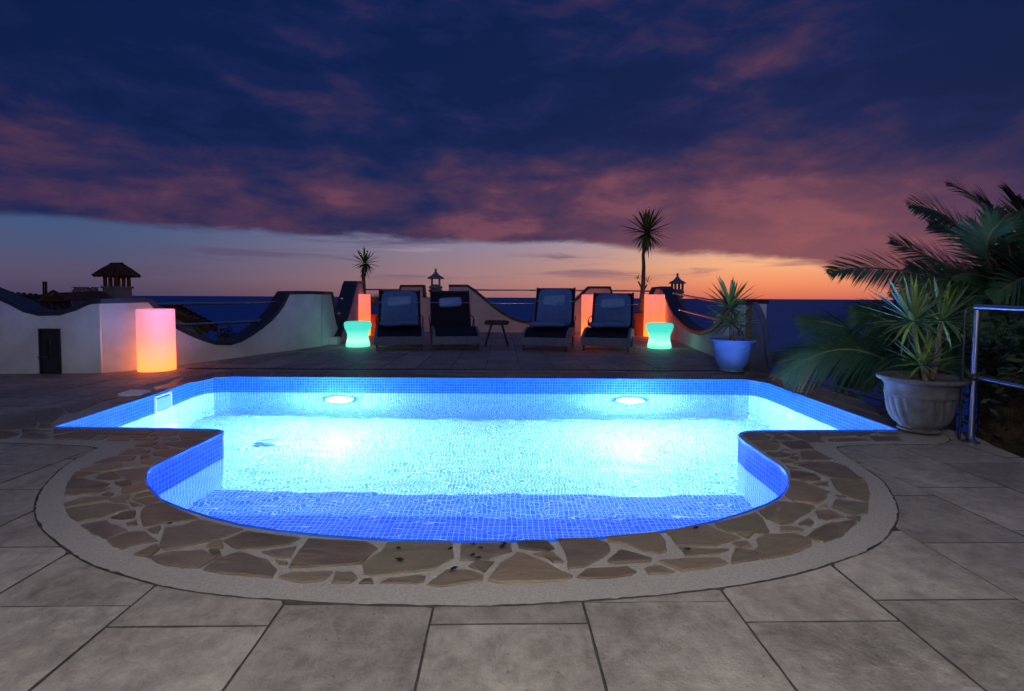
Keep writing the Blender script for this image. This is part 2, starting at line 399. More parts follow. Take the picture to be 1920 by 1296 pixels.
def dup(root, loc, rz, label, group=None):
    r = root.copy(); COL.objects.link(r); r.location = loc; r.rotation_euler = (0,0,rz); r['label'] = label
    for ch in list(root.children):
        c = ch.copy(); COL.objects.link(c); c.parent = r
        for g in ch.children:
            d = g.copy(); COL.objects.link(d); d.parent = c
    return r
def fill_prism(loops, z1, z0, name, m, parent=None, side=True, side_m=None, skirts=9):
    """flat polygon with holes, top at z1, skirts down to z0"""
    bm = bmesh.new(); all_e = []; rings = []
    for lp in loops:
        vs = [bm.verts.new((p[0], p[1], z1)) for p in lp]; rings.append(vs)
        all_e += [bm.edges.new((vs[i], vs[(i+1) % len(vs)])) for i in range(len(vs))]
    bmesh.ops.triangle_fill(bm, use_beauty=True, use_dissolve=False, edges=all_e, normal=(0,0,1))
    for f in bm.faces:
        if f.normal.z < 0: f.normal_flip()
    if side:
        for vs in rings[:skirts]:
            lo = [bm.verts.new((v.co.x, v.co.y, z0)) for v in vs]
            for i in range(len(vs)):
                j = (i+1) % len(vs)
                nf = bm.faces.new((vs[i], lo[i], lo[j], vs[j]))
                if side_m: nf.material_index = 1
    me = bpy.data.meshes.new(name); bm.to_mesh(me); bm.free(); me.materials.append(m)
    if side_m: me.materials.append(side_m)
    return link(name, me, parent)
def inside(p, poly):
    x, y = p[0], p[1]; c = False; n = len(poly); j = n-1
    for i in range(n):
        xi, yi = poly[i][0], poly[i][1]; xj, yj = poly[j][0], poly[j][1]
        if (yi > y) != (yj > y) and x < (xj-xi)*(y-yi)/(yj-yi)+xi: c = not c
        j = i
    return c
def nearest(p, poly):
    best = None
    for i in range(len(poly)):
        a, b = V(poly[i][:2]), V(poly[(i+1) % len(poly)][:2]); ab = b-a; q = V(p[:2])
        tt = max(0, min(1, (q-a).dot(ab)/max(ab.length_squared, 1e-9))); c = a+ab*tt
        d = (c-q).length
        if best is None or d < best[0]: best = (d, c)
    return best
def resample(poly, step, closed=True):
    out = []; n = len(poly)
    for i in range(n if closed else n-1):
        a, b = V(poly[i][:2]), V(poly[(i+1) % n][:2]); k = max(1, int(round((b-a).length/step)))
        out += [a+(b-a)*(j/k) for j in range(k)]
    if not closed: out.append(V(poly[-1][:2]))
    return out
def chaikin(p, it=2):
    for _ in range(it):
        q = []
        for i in range(len(p)):
            a, b = V(p[i][:2]), V(p[(i+1) % len(p)][:2]); q += [a*0.75+b*0.25, a*0.25+b*0.75]
        p = q
    return p
def area(poly): return 0.5*sum(poly[i][0]*poly[(i+1)%len(poly)][1]-poly[(i+1)%len(poly)][0]*poly[i][1] for i in range(len(poly)))

# ================================================================== THE SETTING
# sea and hillside below the terrace
mb = MB(); rr = 60000
ring = [(rr*math.cos(2*math.pi*k/72), rr*math.sin(2*math.pi*k/72), -70) for k in range(72)]
mb.add(ring, [tuple(range(72))]); tag(mb.build('sea', M['sea']), kind='structure')
mb = MB(); nx = 40
def hz(x, y):
    r = math.hypot(x+0.8, (y-6.5)*0.9); return -1.6 - max(0, r-7.5)*0.42 + 0.5*math.sin(x*0.35)*math.cos(y*0.3) - (2.5 if y > 14 else 0)
vs = [(-60+120*i/nx, -50+120*j/nx, hz(-60+120*i/nx, -50+120*j/nx)) for j in range(nx+1) for i in range(nx+1)]
fs = [(j*(nx+1)+i, j*(nx+1)+i+1, (j+1)*(nx+1)+i+1, (j+1)*(nx+1)+i) for j in range(nx) for i in range(nx)]
mb.add(vs, fs); tag(mb.build('hillside', M['hillside'], smooth=True), kind='structure')

ZC = 0.012                                               # top of the coping
pool_px = [(100,800),(200,767.5),(290,739),(345,720),(366,713),(380,709.5),(400,706.8),(430,706),(1380,711),(1405,711.8),(1425,714.5),(1445,720),(1520,747),(1600,775),(1684,805.5),
           (1500,806),(1412,807),(1398,808.3),(1388,811),(1384,815),(1400,829),(1440,856),(1466,873),(1476,884),(1480,896),(1479,908),(1472,921),(1460,932),(1440,943),(1400,958),(1340,976),(1270,991),(1200,1001),(1120,1008),(1030,1012),(940,1013.5),(850,1013.5),
           (760,1012),(680,1008),(600,1002),(520,993),(450,982),(390,967),(340,951),(300,934),(287,920),(276,908),(272,895),(275,883),(284,874),(300,866),(350,842),(400,818),(417,810),(419,807.5),(414,805.5),(400,804.5),(300,802)]
POOL = [G(x, y, ZC).xy for x, y in pool_px]
if area(POOL) < 0: POOL.reverse()
outer_px = [(-120,824),(0,790),(120,760),(225,733),(300,713),(350,702),(385,696),(430,692),(700,692.5),(960,694),(1400,698),(1450,701),(1490,713),(1560,737),(1655,766),(1765,806),(1790,829),(1700,831),(1560,832),(1580,848),
            (1608,866),(1635,884),(1658,901),(1675,929),(1683,950),(1680,980),(1645,1020),(1580,1045),(1510,1067),(1430,1084),(1350,1097),(1210,1112),(1095,1121),(960,1129),(850,1130),(750,1129),(650,1126),(550,1120),(470,1115),(410,1109),(350,1101),(300,1092),(245,1076),(177,1056),
            (136,1033),(92,1000),(65,966),(70,925),(92,898),(122,868),(168,845),(195,833)]
OUT = [G(x, y, 0.01).xy for x, y in outer_px]
if area(OUT) < 0: OUT.reverse()
rnd = random.Random(3)
OUTr = [p+V((rnd.uniform(-1,1), rnd.uniform(-1,1)))*0.0035 for p in resample(chaikin(OUT,2), 0.03)]
bed = fill_prism([OUTr, POOL], 0.0015, -0.05, 'pool_coping_bed', M['mortar'], side_m=M['joint'], skirts=1)
tag(bed, 'pale granular mortar band holding the crazy paving stones round the pool', kind='structure')

# crazy paving, stone by stone
stones = []
def ST(ox, oy, s, *polys):
    for p in polys: stones.append([(ox+x/s, oy+y/s) for x, y in p])
ST(100,800,6, [(210,550),(430,585),(640,625),(580,665),(135,690),(150,610)], [(260,490),(540,512),(380,540),(205,548)],
   [(460,395),(650,325),(930,322),(890,375),(560,400)], [(300,470),(480,415),(780,400),(785,455),(560,490),(420,480)], [(820,405),(900,395),(950,430),(800,455)],
   [(690,485),(1100,440),(1050,480),(1022,545),(1030,605),(910,612),(760,545)], [(520,520),(670,492),(770,568),(640,583),(470,570)], [(680,620),(850,590),(880,630),(850,655),(740,655)],
   [(760,690),(960,625),(1036,612),(1085,695),(860,745),(760,730)], [(130,703),(650,678),(500,735),(120,762)], [(540,755),(620,715),(690,740),(640,765)], [(115,850),(340,780),(650,775),(560,815),(130,893)],
   [(610,800),(760,760),(870,755),(800,850),(680,830)], [(880,800),(930,750),(1092,715),(1135,752),(960,790)], [(900,812),(1150,770),(1228,828),(1060,868)], [(850,835),(1000,875),(890,895)],
   [(135,915),(600,850),(800,870),(880,915),(660,975),(560,1005),(280,1055),(170,990)], [(650,1010),(760,960),(930,930),(920,1005),(760,1025)], [(800,1070),(930,1035),(950,1090),(830,1100)],
   [(1040,880),(1245,842),(1440,930),(1630,1018),(1350,1050),(1010,1105),(980,1030),(985,940)], [(1060,1140),(1210,1100),(1180,1180),(1130,1185)],
   [(730,305),(850,240),(1000,232),(1090,260),(1060,290),(900,300)], [(1110,280),(1380,235),(1440,252),(1285,325),(1130,315)], [(980,320),(1090,310),(1060,345),(980,342)], [(980,355),(1285,332),(1115,418),(980,410)],
   [(920,210),(1020,175),(1200,160),(1130,195),(1060,212)], [(1090,210),(1230,185),(1300,230),(1160,240)], [(1240,180),(1500,145),(1725,130),(1520,225),(1420,220)],
   [(900,140),(1080,110),(1190,115),(1110,145)], [(1220,135),(1280,112),(1380,110),(1410,128),(1350,142)], [(1410,75),(1440,40),(1870,42),(1740,118),(1440,130)], [(1080,92),(1170,35),(1420,38),(1380,75),(1250,95)],
   [(830,100),(1070,80),(1010,112),(880,118)], [(600,145),(650,87),(800,92),(860,135),(850,145)], [(420,138),(510,92),(630,88),(540,135)], [(370,28),(1150,30),(1060,75),(720,80),(500,70)], [(0,103),(340,35),(490,76),(400,132),(0,132)], [(0,22),(320,28),(120,62),(0,80)])
ST(0,700,4.571, [(170,545),(210,515),(340,500),(440,545),(300,553)], [(-60,482),(100,490),(170,510),(60,548),(-60,548)], [(180,476),(300,478),(440,490),(350,498),(200,506)], [(-300,440),(-80,440),(-80,548),(-380,548)],
   [(-60,400),(240,350),(330,400),(300,455),(60,478),(-60,470)],[(260,345),(520,290),(560,335),(440,410),(350,420)],[(540,285),(800,215),(860,240),(640,330),(580,330)],[(345,430),(440,425),(440,460),(320,462)],[(830,205),(990,180),(1010,200),(880,232)],
   [(1310,120),(1520,60),(1580,85),(1340,140)],[(1120,195),(1280,160),(1180,215),(960,260),(940,240)],[(1560,55),(1640,32),(1700,50),(1610,72)])
ST(200,920,6, [(-300,370),(-10,315),(50,360),(130,370),(240,435),(10,525),(-150,470)], [(650,410),(850,375),(1040,310),(1150,325),(1450,403),(1530,418),(1280,520),(1150,550),(880,610),(640,655),(595,600),(620,530)],
   [(0,545),(240,450),(420,440),(580,545),(400,575),(160,635),(60,600)], [(305,700),(560,580),(595,630),(480,735)], [(490,735),(700,675),(1080,655),(1240,735),(1030,850),(860,845),(600,800)],
   [(1100,610),(1190,550),(1290,535),(1320,630),(1160,625)], [(1155,640),(1280,640),(1290,705),(1220,720),(1165,690)])
ST(480,960,6, [(-370,300),(-100,188),(0,208),(500,272),(380,345),(0,395),(-240,390),(-300,350)], [(65,435),(465,370),(375,500),(230,490)], [(-600,630),(-440,500),(-180,425),(130,520),(230,630),(180,720),(0,705),(-380,670)],
   [(220,525),(360,555),(330,575),(250,565)], [(585,280),(1240,315),(1370,390),(1180,560),(850,585),(370,605),(400,520),(520,370)], [(250,710),(400,655),(870,645),(770,750),(560,775),(420,765)],
   [(890,655),(1080,655),(1150,715),(1060,775),(850,770)], [(1160,775),(1220,725),(1290,725),(1325,780)], [(1390,775),(1500,720),(1820,685),(1910,700),(1890,760),(1800,785)],
   [(1480,326),(2205,326),(2235,490),(1980,625),(1600,670),(1330,700),(1210,670),(1185,570),(1400,430)])
ST(780,960,6, [(515,328),(1070,320),(1080,420),(900,470),(800,525),(490,520)], [(585,580),(660,535),(880,540),(775,655)], [(110,790),(340,625),(590,625),(750,680),(750,745),(400,800),(260,812)],
   [(1130,316),(1470,300),(1560,390),(1480,425),(1250,400),(1150,380)], [(1325,455),(1540,435),(1665,550),(1550,550),(1480,500)], [(800,740),(950,560),(1100,470),(1130,435),(1200,440),(1450,540),(1640,650),(1770,700),(1700,745),(1250,765),(930,775)])
ST(1060,940,6, [(-90,405),(330,398),(480,460),(520,530),(380,640),(200,715),(30,740),(15,620),(-20,520)], [(455,380),(1045,326),(1130,430),(1140,530),(1060,570),(900,545),(700,465),(480,435)], [(465,650),(620,530),(760,560),(980,630),(960,655),(700,670),(520,683)],
   [(130,830),(240,740),(700,715),(800,770),(740,810),(300,850)], [(890,735),(1000,690),(1080,700),(1225,765),(1130,790),(940,803)], [(1040,650),(1350,620),(1740,610),(1830,680),(1600,735),(1310,762)],
   [(1270,490),(1600,512),(1840,518),(1700,575),(1350,595)], [(1120,316),(1600,246),(1700,310),(1970,395),(1830,440),(1700,480),(1250,475),(1180,370)])
ST(1340,860,5.89, [(0,694),(120,668),(450,582),(530,645),(600,780),(590,805),(180,800),(20,740)], [(250,810),(435,810),(370,862)], [(190,915),(355,890),(430,960),(300,965)], [(175,1130),(225,970),(420,1000),(495,1090),(190,1140)],
   [(460,880),(560,820),(880,815),(1080,880),(1075,940),(850,1035),(520,1090),(440,1000),(490,960)], [(720,735),(900,730),(985,765),(960,785),(735,785)], [(915,700),(1040,640),(1105,680),(1060,730),(940,715)],
   [(1015,850),(1100,760),(1300,690),(1540,665),(1570,690),(1400,840),(1200,910)], [(1110,560),(1270,540),(1440,625),(1240,665),(1150,650)], [(1450,630),(1620,620),(1600,675)], [(1165,510),(1235,485),(1250,520)],
   [(490,562),(700,458),(1000,485),(1105,520),(1040,580),(920,635),(870,690),(740,712),(560,640)], [(775,390),(830,290),(836,230),(950,240),(1270,350),(1230,420),(1130,485),(880,455)], [(1080,265),(1250,240),(1260,285),(1150,285)],
   [(1340,385),(1450,405),(1380,418)], [(1290,520),(1330,432),(1700,475),(1700,580),(1560,615),(1440,580)], [(1270,200),(1450,215),(1680,250),(1720,370),(1700,465),(1450,400),(1340,330)], [(836,115),(1100,155),(1180,215),(1000,232),(840,205)])
ST(1380,790,6, [(640,465),(840,442),(1080,447),(1250,490),(1330,560),(1460,655),(1250,640),(1020,600),(850,530)], [(565,482),(700,520),(600,525)], [(480,422),(580,415),(660,450),(540,460)], [(345,345),(480,330),(610,365),(540,395),(410,395)],
   [(720,330),(900,320),(1100,420),(860,430),(740,410)], [(585,410),(620,370),(720,400),(680,435)], [(610,350),(660,345),(700,365),(650,372)], [(505,315),(540,290),(630,325)], [(175,222),(290,218),(490,250),(490,290),(430,322),(300,320)],
   [(300,213),(470,210),(490,238),(400,238)], [(500,225),(760,210),(830,250),(880,305),(650,305)], [(395,203),(440,155),(560,155),(660,198)], [(60,132),(160,114),(300,122),(390,170),(350,205),(145,205)], [(330,122),(560,113),(540,140),(430,150)],
   [(570,118),(850,112),(930,165),(990,230),(840,235),(700,180)], [(1040,190),(1200,174),(1400,180),(1520,215),(1040,215)], [(890,118),(1580,112),(1500,145),(1300,155),(1120,170),(950,170)], [(1360,150),(1420,147),(1450,165),(1380,166)],
   [(1500,160),(1800,157),(1880,215),(1560,215)], [(1600,122),(1800,114),(1850,150),(1650,137)])
def coping_strip(px_in, px_out, n, rows=2, seed=1):      # irregular stones along a straight run of coping
    r_ = random.Random(seed); a = [G(*p, ZC).xy for p in px_in]; b = [G(*p, ZC).xy for p in px_out]
    def pt(u, v):
        k = u*(len(a)-1); i = min(int(k), len(a)-2); f = k-i
        A = a[i].lerp(a[i+1], f); B = b[i].lerp(b[i+1], f); return A.lerp(B, v)
    us = [[(i+r_.uniform(-.28,.28)*(0 < i < n))/n for i in range(n+1)] for _ in range(rows+1)]
    vsr = [[(0.03 if j == 0 else 0.97 if j == rows else j/rows+r_.uniform(-.14,.14)) for i in range(n+1)] for j in range(rows+1)]
    out = []
    for j in range(rows):
        i = 0
        while i < n:
            k = i+1
            if rows > 1 and r_.random() < 0.25 and i+2 <= n: k = i+2
            q = [pt(us[j][i], vsr[j][i]), pt(us[j][k], vsr[j][k]), pt(us[j+1][k], vsr[j+1][k]), pt(us[j+1][i], vsr[j+1][i])]
            out.append(q); i = k
    return out
STW = [[G(x, y, ZC).xy for x, y in p] for p in stones]
strips = coping_strip([(310,733),(380,710),(440,706.3)], [(325,710),(385,699),(440,693.5)], 6, 2, 2)
strips += coping_strip([(440,706.3),(1390,711)], [(440,693.5),(1400,699.5)], 17, 2, 5)
strips += coping_strip([(1390,711),(1445,719),(1684,804)], [(1405,700),(1460,704),(1765,803)], 11, 2, 9)
for q in strips:
    c = sum(q, V((0,0)))/4; STW.append([c+(p-c)*max(0.5, 1-0.018/max((p-c).length, .03)) for p in q])
rs = random.Random(11); nst = 0
for p in STW:
    if area(p) < 0: p.reverse()
    if abs(area(p)) < 0.0006: continue
    q = [v+V((rs.uniform(-1,1), rs.uniform(-1,1)))*0.0024 for v in resample(p, 0.028)]
    c = sum(q, V((0,0)))/len(q); h = 0.008+rs.uniform(-.0015,.003)
    top = [((c+(v-c)*(1-0.003/max((v-c).length,.02))).x, (c+(v-c)*(1-0.003/max((v-c).length,.02))).y, h) for v in q]
    mb = MB(); n = len(q)
    tx, ty = rs.uniform(-.006,.006), rs.uniform(-.006,.006)
    top = [(x-c.x, y-c.y, z+tx*(x-c.x)+ty*(y-c.y)) for x, y, z in top]; low = [(v.x-c.x, v.y-c.y, h-0.002) for v in q]; bot = [(v.x-c.x, v.y-c.y, 0.0) for v in q]
    mb.add(top+low+bot, [tuple(range(n))]+[(i, n+i, n+(i+1)%n, (i+1)%n) for i in range(n)]+[(n+i, 2*n+i, 2*n+(i+1)%n, n+(i+1)%n) for i in range(n)])
    mb.build('stone', M['stone'], bed, loc=(c.x, c.y, 0)); nst += 1

# the wall line of the terrace
A0, A1 = G(-500,702.8), G(187,700)
A2, A3 = G(300,690), G(602,649.5)
FN, FF = G(1411,698.5), G(1238,627.5)
YB = 13.75
TER = [V((-9.8,-2.3)), V((-9.8, A0.y+.25)), V((A1.x, A1.y+.25)), V((A2.x-.2, A2.y)), V((A3.x-.2, A3.y)), V((-3.75,10.4)), V((-4.05,YB+.25)), V((FF.x+.2, YB+.25)), V((FN.x+.2, FN.y)),
       G(1450,700).xy, G(1492,712).xy, G(1565,735).xy, G(1660,764).xy, G(1768,803).xy, G(1836,822).xy, G(1866,838).xy, G(1918,859).xy, G(2050,905).xy, V((3.15,-2.3))]
base = fill_prism([TER, POOL], -0.0055, -1.4, 'terrace_base', M['joint'], skirts=1); tag(base, kind='structure')
pav = thing('terrace_paving', None, None); pav['kind'] = 'structure'
AX = R(-1.2); cax, sax = math.cos(AX), math.sin(AX)
def rot_in(p): return V((p[0]*cax-p[1]*sax, p[0]*sax+p[1]*cax))
def rot_out(u, v): return V((u*cax+v*sax, -u*sax+v*cax))
u0 = rot_in(G(778,1296))[0]; WW = abs(rot_in(G(1137,1296))[0]-u0); RH = 0.477; GAP = 0.002
slabs = []; OUT0 = list(OUT)
OUTG = resample(chaikin(OUT,2), 0.02); OUTG = [p+V(((OUTG[(i+1)%len(OUTG)]-OUTG[i-1]).y, -(OUTG[(i+1)%len(OUTG)]-OUTG[i-1]).x)).normalized()*0.006 for i, p in enumerate(OUTG)]; OUT = OUTG
for k in range(-22, 12):
    ua, ub = u0+k*WW+GAP, u0+(k+1)*WW-GAP
    off = 1.446 if k % 2 == 0 else 1.548
    for j in range(-3, 28):
        va, vb = off+j*RH+GAP, off+(j+1)*RH-GAP
        poly = [rot_out(ua,va), rot_out(ub,va), rot_out(ub,vb), rot_out(ua,vb)]
        if area(poly) < 0: poly.reverse()
        pts = resample(poly, 0.02)
        cc = sum(poly, V((0,0)))/4
        if nearest(cc, OUT0)[0] > 0.5: ino = [inside(cc, OUT0)]*len(pts)
        else: ino = [inside(p, OUT) for p in pts]
        int_ = [inside(p, TER) for p in pts]
        if all(ino) or not any(int_): continue
        if any(ino):                                    # cut the slab along the mortar band
            k0 = next(i for i in range(len(pts)) if ino[i-1] and not ino[i]); m_ = len(pts)
            runs = []; cur = []
            for i in range(m_):
                if ino[(k0+i) % m_]:
                    if cur: runs.append(cur)
                    cur = []
                else: cur.append(pts[(k0+i) % m_])
            if cur: runs.append(cur)
            run = max(runs, key=len)
            idx = [i for i, p in enumerate(OUTG) if inside(p, poly)]
            if idx and len(runs) == 1:
                nO = len(OUTG); st_ = [i for i in idx if (i-1) % nO not in set(idx)]
                i = st_[0]; seq = []
                while inside(OUTG[i % nO], poly) and len(seq) < nO: seq.append(OUTG[i % nO]); i += 1
                if (seq[0]-run[-1]).length > (seq[-1]-run[-1]).length: seq.reverse()
                pts = run+seq
            else: pts = run
        elif all(int_): pts = [p+V((rs.uniform(-1,1), rs.uniform(-1,1)))*0.0013 for p in resample(poly, 0.045)]
        if not all(int_): pts = [(p if inside(p, TER) else nearest(p, TER)[1]) for p in pts]
        q = [pts[0]]
        for p in pts[1:]:
            if (p-q[-1]).length > 0.004: q.append(p)
        if len(q) < 3 or area(q) < 0.0015: continue
        c = sum(q, V((0,0)))/len(q)
        if c.y < 0.75: continue
        scr = [P((p.x, p.y, 0)) for p in poly]
        if max(s[0] for s in scr) < -900 or min(s[0] for s in scr) > 2300 or min(s[1] for s in scr) > 1600: continue
        inview = max(s[0] for s in scr) > 0 and min(s[0] for s in scr) < 1920 and min(s[1] for s in scr) < 1296
        slabs.append((abs(area(scr)) if inview else 0.0, q, c))
slabs.sort(key=lambda s: -s[0])
def slab_geo(mb, q, o, r_):
    n = len(q); h = r_.uniform(-.001,.001); c = sum(q, V((0,0)))/n
    tp = [c+(v-c)*(1-0.002/max((v-c).length,.02)) for v in q]
    mb.add([(v.x-o.x, v.y-o.y, h) for v in tp]+[(v.x-o.x, v.y-o.y, h-.0045) for v in q]+[(v.x-o.x, v.y-o.y, -.03) for v in q],
           [tuple(range(n))]+[(i, n+i, n+(i+1)%n, (i+1)%n) for i in range(n)]+[(n+i, 2*n+i, 2*n+(i+1)%n, n+(i+1)%n) for i in range(n)])
def dirty(o):                                           # dirt sits on the sides of the joints
    o.data.materials.append(M['joint'])
    for p in o.data.polygons:
        if abs(p.normal.z) < 0.93: p.material_index = 1
    return o
for a_, q, c in slabs[:290]:
    mb = MB(); slab_geo(mb, q, c, rs); dirty(mb.build('paving_slab', M['slab'], pav, loc=(c.x, c.y, 0)))
if len(slabs) > 290:
    mb = MB()
    for a_, q, c in slabs[290:]: slab_geo(mb, q, V((0,0)), rs)
    tag(dirty(mb.build('distant_paving', M['slab'], pav)), kind='stuff')
# drain channel behind the back coping
d0, d1 = G(352,691.5), G(1400,695.5); ux = (d1-d0).normalized(); 
dr = thing('drain_channel', 'narrow slotted drain channel running across the terrace behind the pool', 'drain', (d0+d1)/2, math.atan2(ux.y, ux.x)); L = (d1-d0).length
MB().box((0,0.0,0.004),(L,0.09,0.006)).build('channel', M['dark_metal'], dr)
mb = MB()
for k in range(86): mb.box((-L/2+0.05+k*(L-0.1)/85, 0.0, 0.009),(0.028,0.075,0.006))
tag(mb.build('grate', mat('grate_metal', (0.10,0.11,0.14), 0.5), dr), kind='stuff')

# ================================================================== POOL
ZW = -0.17; ZF = -1.37
pool = thing('swimming_pool', 'lit swimming pool lined with small blue mosaic tiles, rectangular with a rounded bay in front', 'swimming pool', (-0.3,4.4,0))
pl = V((-0.3,4.4,0))
mb = MB(); cum = 0; n = len(POOL); vs = []; fs = []; uvs = []; vb_ = []; ub_ = []; ZB = -0.18
for i in range(n):
    a, b = POOL[i], POOL[(i+1) % n]; l = (b-a).length; o = len(vs)
    vs += [(a.x-pl.x,a.y-pl.y,ZB),(b.x-pl.x,b.y-pl.y,ZB),(b.x-pl.x,b.y-pl.y,ZF),(a.x-pl.x,a.y-pl.y,ZF)]
    fs.append((o,o+1,o+2,o+3)); uvs.append([(cum,ZB),(cum+l,ZB),(cum+l,ZF),(cum,ZF)])
    vb_.append(((a.x-pl.x,a.y-pl.y,0.0),(b.x-pl.x,b.y-pl.y,0.0),(b.x-pl.x,b.y-pl.y,ZB),(a.x-pl.x,a.y-pl.y,ZB))); ub_.append([(cum,0),(cum+l,0),(cum+l,ZB),(cum,ZB)]); cum += l
mb.add(vs, fs, uvs); mb.build('wall_tiles', M['mosaic'], pool)
mb = MB()
for q_, u_ in zip(vb_, ub_): mb.add(q_, [(0,1,2,3)], [u_])
mb.build('waterline_tiles', M['band'], pool)
mb = MB()
def flat(poly, z, mb): mb.add([(p.x-pl.x, p.y-pl.y, z) for p in poly], [tuple(range(len(poly)))], [[(p.x, p.y) for p in poly]])
fo = fill_prism([POOL], ZF, ZF, 'floor_tiles', M['mosaic'], pool, side=False); fo.location = (-pl.x, -pl.y, 0)
ul = fo.data.uv_layers.new(name='UVMap')
for lp in fo.data.loops: ul.data[lp.index].uv = fo.data.vertices[lp.vertex_index].co.xy
# glazed bullnose along the lip
mb = MB(); 
for i in range(n):
    a, b = POOL[i], POOL[(i+1) % n]; d = (b-a).normalized(); nn = V((-d.y, d.x))
    dz = 0.02
    A, B = a+nn*0.006, b+nn*0.006
    mb.add([(a.x-pl.x,a.y-pl.y,0.012),(b.x-pl.x,b.y-pl.y,0.012),(B.x-pl.x,B.y-pl.y,0.008),(A.x-pl.x,A.y-pl.y,0.008),(B.x-pl.x,B.y-pl.y,-0.012),(A.x-pl.x,A.y-pl.y,-0.012)], [(0,1,2,3),(3,2,4,5)])
mb.build('edge_tiles', M['trim'], pool)
def clip_y(poly, yy):
    out = []
    for i in range(len(poly)):
        a, b = poly[i], poly[(i+1) % len(poly)]
        if a.y <= yy: out.append(a)
        if (a.y <= yy) != (b.y <= yy): out.append(a.lerp(b, (yy-a.y)/(b.y-a.y)))
    return out
for yy, zt in ((2.80, ZW-0.26), (3.36, ZW-0.52)):
    pg = clip_y(POOL, yy); mb = MB(); flat(pg, zt, mb)
    xs = [p.x for p in pg if abs(p.y-yy) < 1e-4]; x0, x1 = min(xs), max(xs)
    mb.add([(x0-pl.x,yy-pl.y,zt),(x1-pl.x,yy-pl.y,zt),(x1-pl.x,yy-pl.y,ZF),(x0-pl.x,yy-pl.y,ZF)], [(0,3,2,1)], [[(x0,zt),(x0,ZF),(x1,ZF),(x1,zt)]])
    sp = mb.build('step', M['mosaic'], pool)
# underwater lamps in the back wall
b0, b1 = G(430,706,ZC), G(1380,711,ZC); bd = (b1-b0).normalized(); bn = V((bd.y,-bd.x,0))
if bn.y > 0: bn = -bn
for px in (637, 1181):
    # the lamp is seen through the water: follow the refracted ray to the wall
    d = ray(px, 748.5 if px < 900 else 750.5); t_ = (ZW-CAM.z)/d.z; hit = CAM+d*t_; hd = V((d.x,d.y)).normalized()
    si = math.hypot(d.x,d.y)/d.length/1.33; tg = si/math.sqrt(1-si*si)
    s_ = (b0.xy-hit.xy).dot(bn.xy)/hd.dot(bn.xy); p = hit.xy+hd*s_; z = ZW-s_/tg
    lamp = bpy.data.objects.new('pool_light', None); COL.objects.link(lamp); lamp.parent = pool
    lamp.location = (p.x-pl.x, p.y-pl.y, z); lamp.rotation_euler = V((bn.x,bn.y,0)).to_track_quat('Z','Y').to_euler()
    MB().lathe([(0.165,0.001),(0.165,0.022),(0.15,0.032),(0.10,0.030),(0.09,0.022)], 32, cap0=False, cap1=False).build('bezel', M['white_plastic'], lamp, smooth=True)
    MB().lathe([(0.088,0.020),(0.088,0.045),(0.080,0.070),(0.062,0.092),(0.034,0.104),(0.008,0.107)], 32, cap0=False).build('lens', M['lens'], lamp, smooth=True)
# skimmer mouth, skimmer lid, return nozzle, floor drain
s0, s1 = G(290,739,ZC).xy, G(317,730.5,ZC).xy; sd = (s1-s0).normalized(); sn = V((sd.y,-sd.x))
if sn.x < 0: sn = -sn
sk = bpy.data.objects.new('skimmer', None); COL.objects.link(sk); sk.parent = pool; mid_ = (s0+s1)/2
sk.location = (mid_.x-pl.x, mid_.y-pl.y, -0.10); sk.rotation_euler = (0,0,math.atan2(sn.y,sn.x)); wd = (s1-s0).length; print('skimmer width', wd)
mb = MB(); hh = 0.15
mb.box((0.008,0,hh/2+.008),(0.02,wd+.04,0.018)); mb.box((0.008,0,-hh/2-.008),(0.02,wd+.04,0.018)); mb.box((0.008,wd/2+.01,0),(0.02,0.02,hh-.004)); mb.box((0.008,-wd/2-.01,0),(0.02,0.02,hh-.004))
mb.build('frame', M['white_plastic'], sk, bevel=0.003)
MB().box((0.004,0,-0.01),(0.004,wd,hh-0.02)).build('flap', mat('skimmer_flap', (0.25,0.5,0.62), 0.4), sk)
lid = [G(x,y,0.026).xy for x,y in ((221,738),(262,739.5),(283,731.5),(246,730.5))]
lo = fill_prism([lid], 0.027, 0.0, 'skimmer_lid', mat('lid_plastic', (0.8,0.8,0.82), 0.6)); tag(lo, 'pale square skimmer lid set in the dark coping left of the pool', 'access lid')
rn_ = G(1458,723.5,ZC).xy
for i in range(n):
    a, b = POOL[i], POOL[(i+1)%n]
nz = MB().lathe([(0.045,0),(0.045,0.012),(0.03,0.016),(0.018,0.016),(0.014,0.006)], 24).build('return_nozzle', M['white_plastic'], pool, smooth=True)
q0, q1 = G(1445,720,ZC).xy, G(1520,747,ZC).xy; qd = (q1-q0).normalized(); qn = V((-qd.y,qd.x)); qn = -qn if qn.x > 0 else qn
qq = q0+qd*0.45; nz.location = (qq.x-pl.x+qn.x*.002, qq.y-pl.y, ZW-0.30); nz.rotation_euler = V((qn.x,qn.y,0)).to_track_quat('Z','Y').to_euler()
d = ray(503,832); t_ = (ZW-CAM.z)/d.z; hit = CAM+d*t_; hd = V((d.x,d.y)).normalized(); si = math.hypot(d.x,d.y)/d.length/1.33; tg = si/math.sqrt(1-si*si)
fd = hit.xy+hd*tg*(ZW-ZF)
MB().lathe([(0.12,0.002),(0.12,0.012),(0.09,0.025),(0.03,0.03)], 24).build('main_drain', mat('drain_cover', (0.05,0.10,0.20), 0.5), pool, loc=(fd.x-pl.x, fd.y-pl.y, ZF+.003), smooth=True)
# water
fw = fill_prism([POOL], ZW, ZW, 'pool_water', M['water'], side=False); tag(fw, kind='structure')

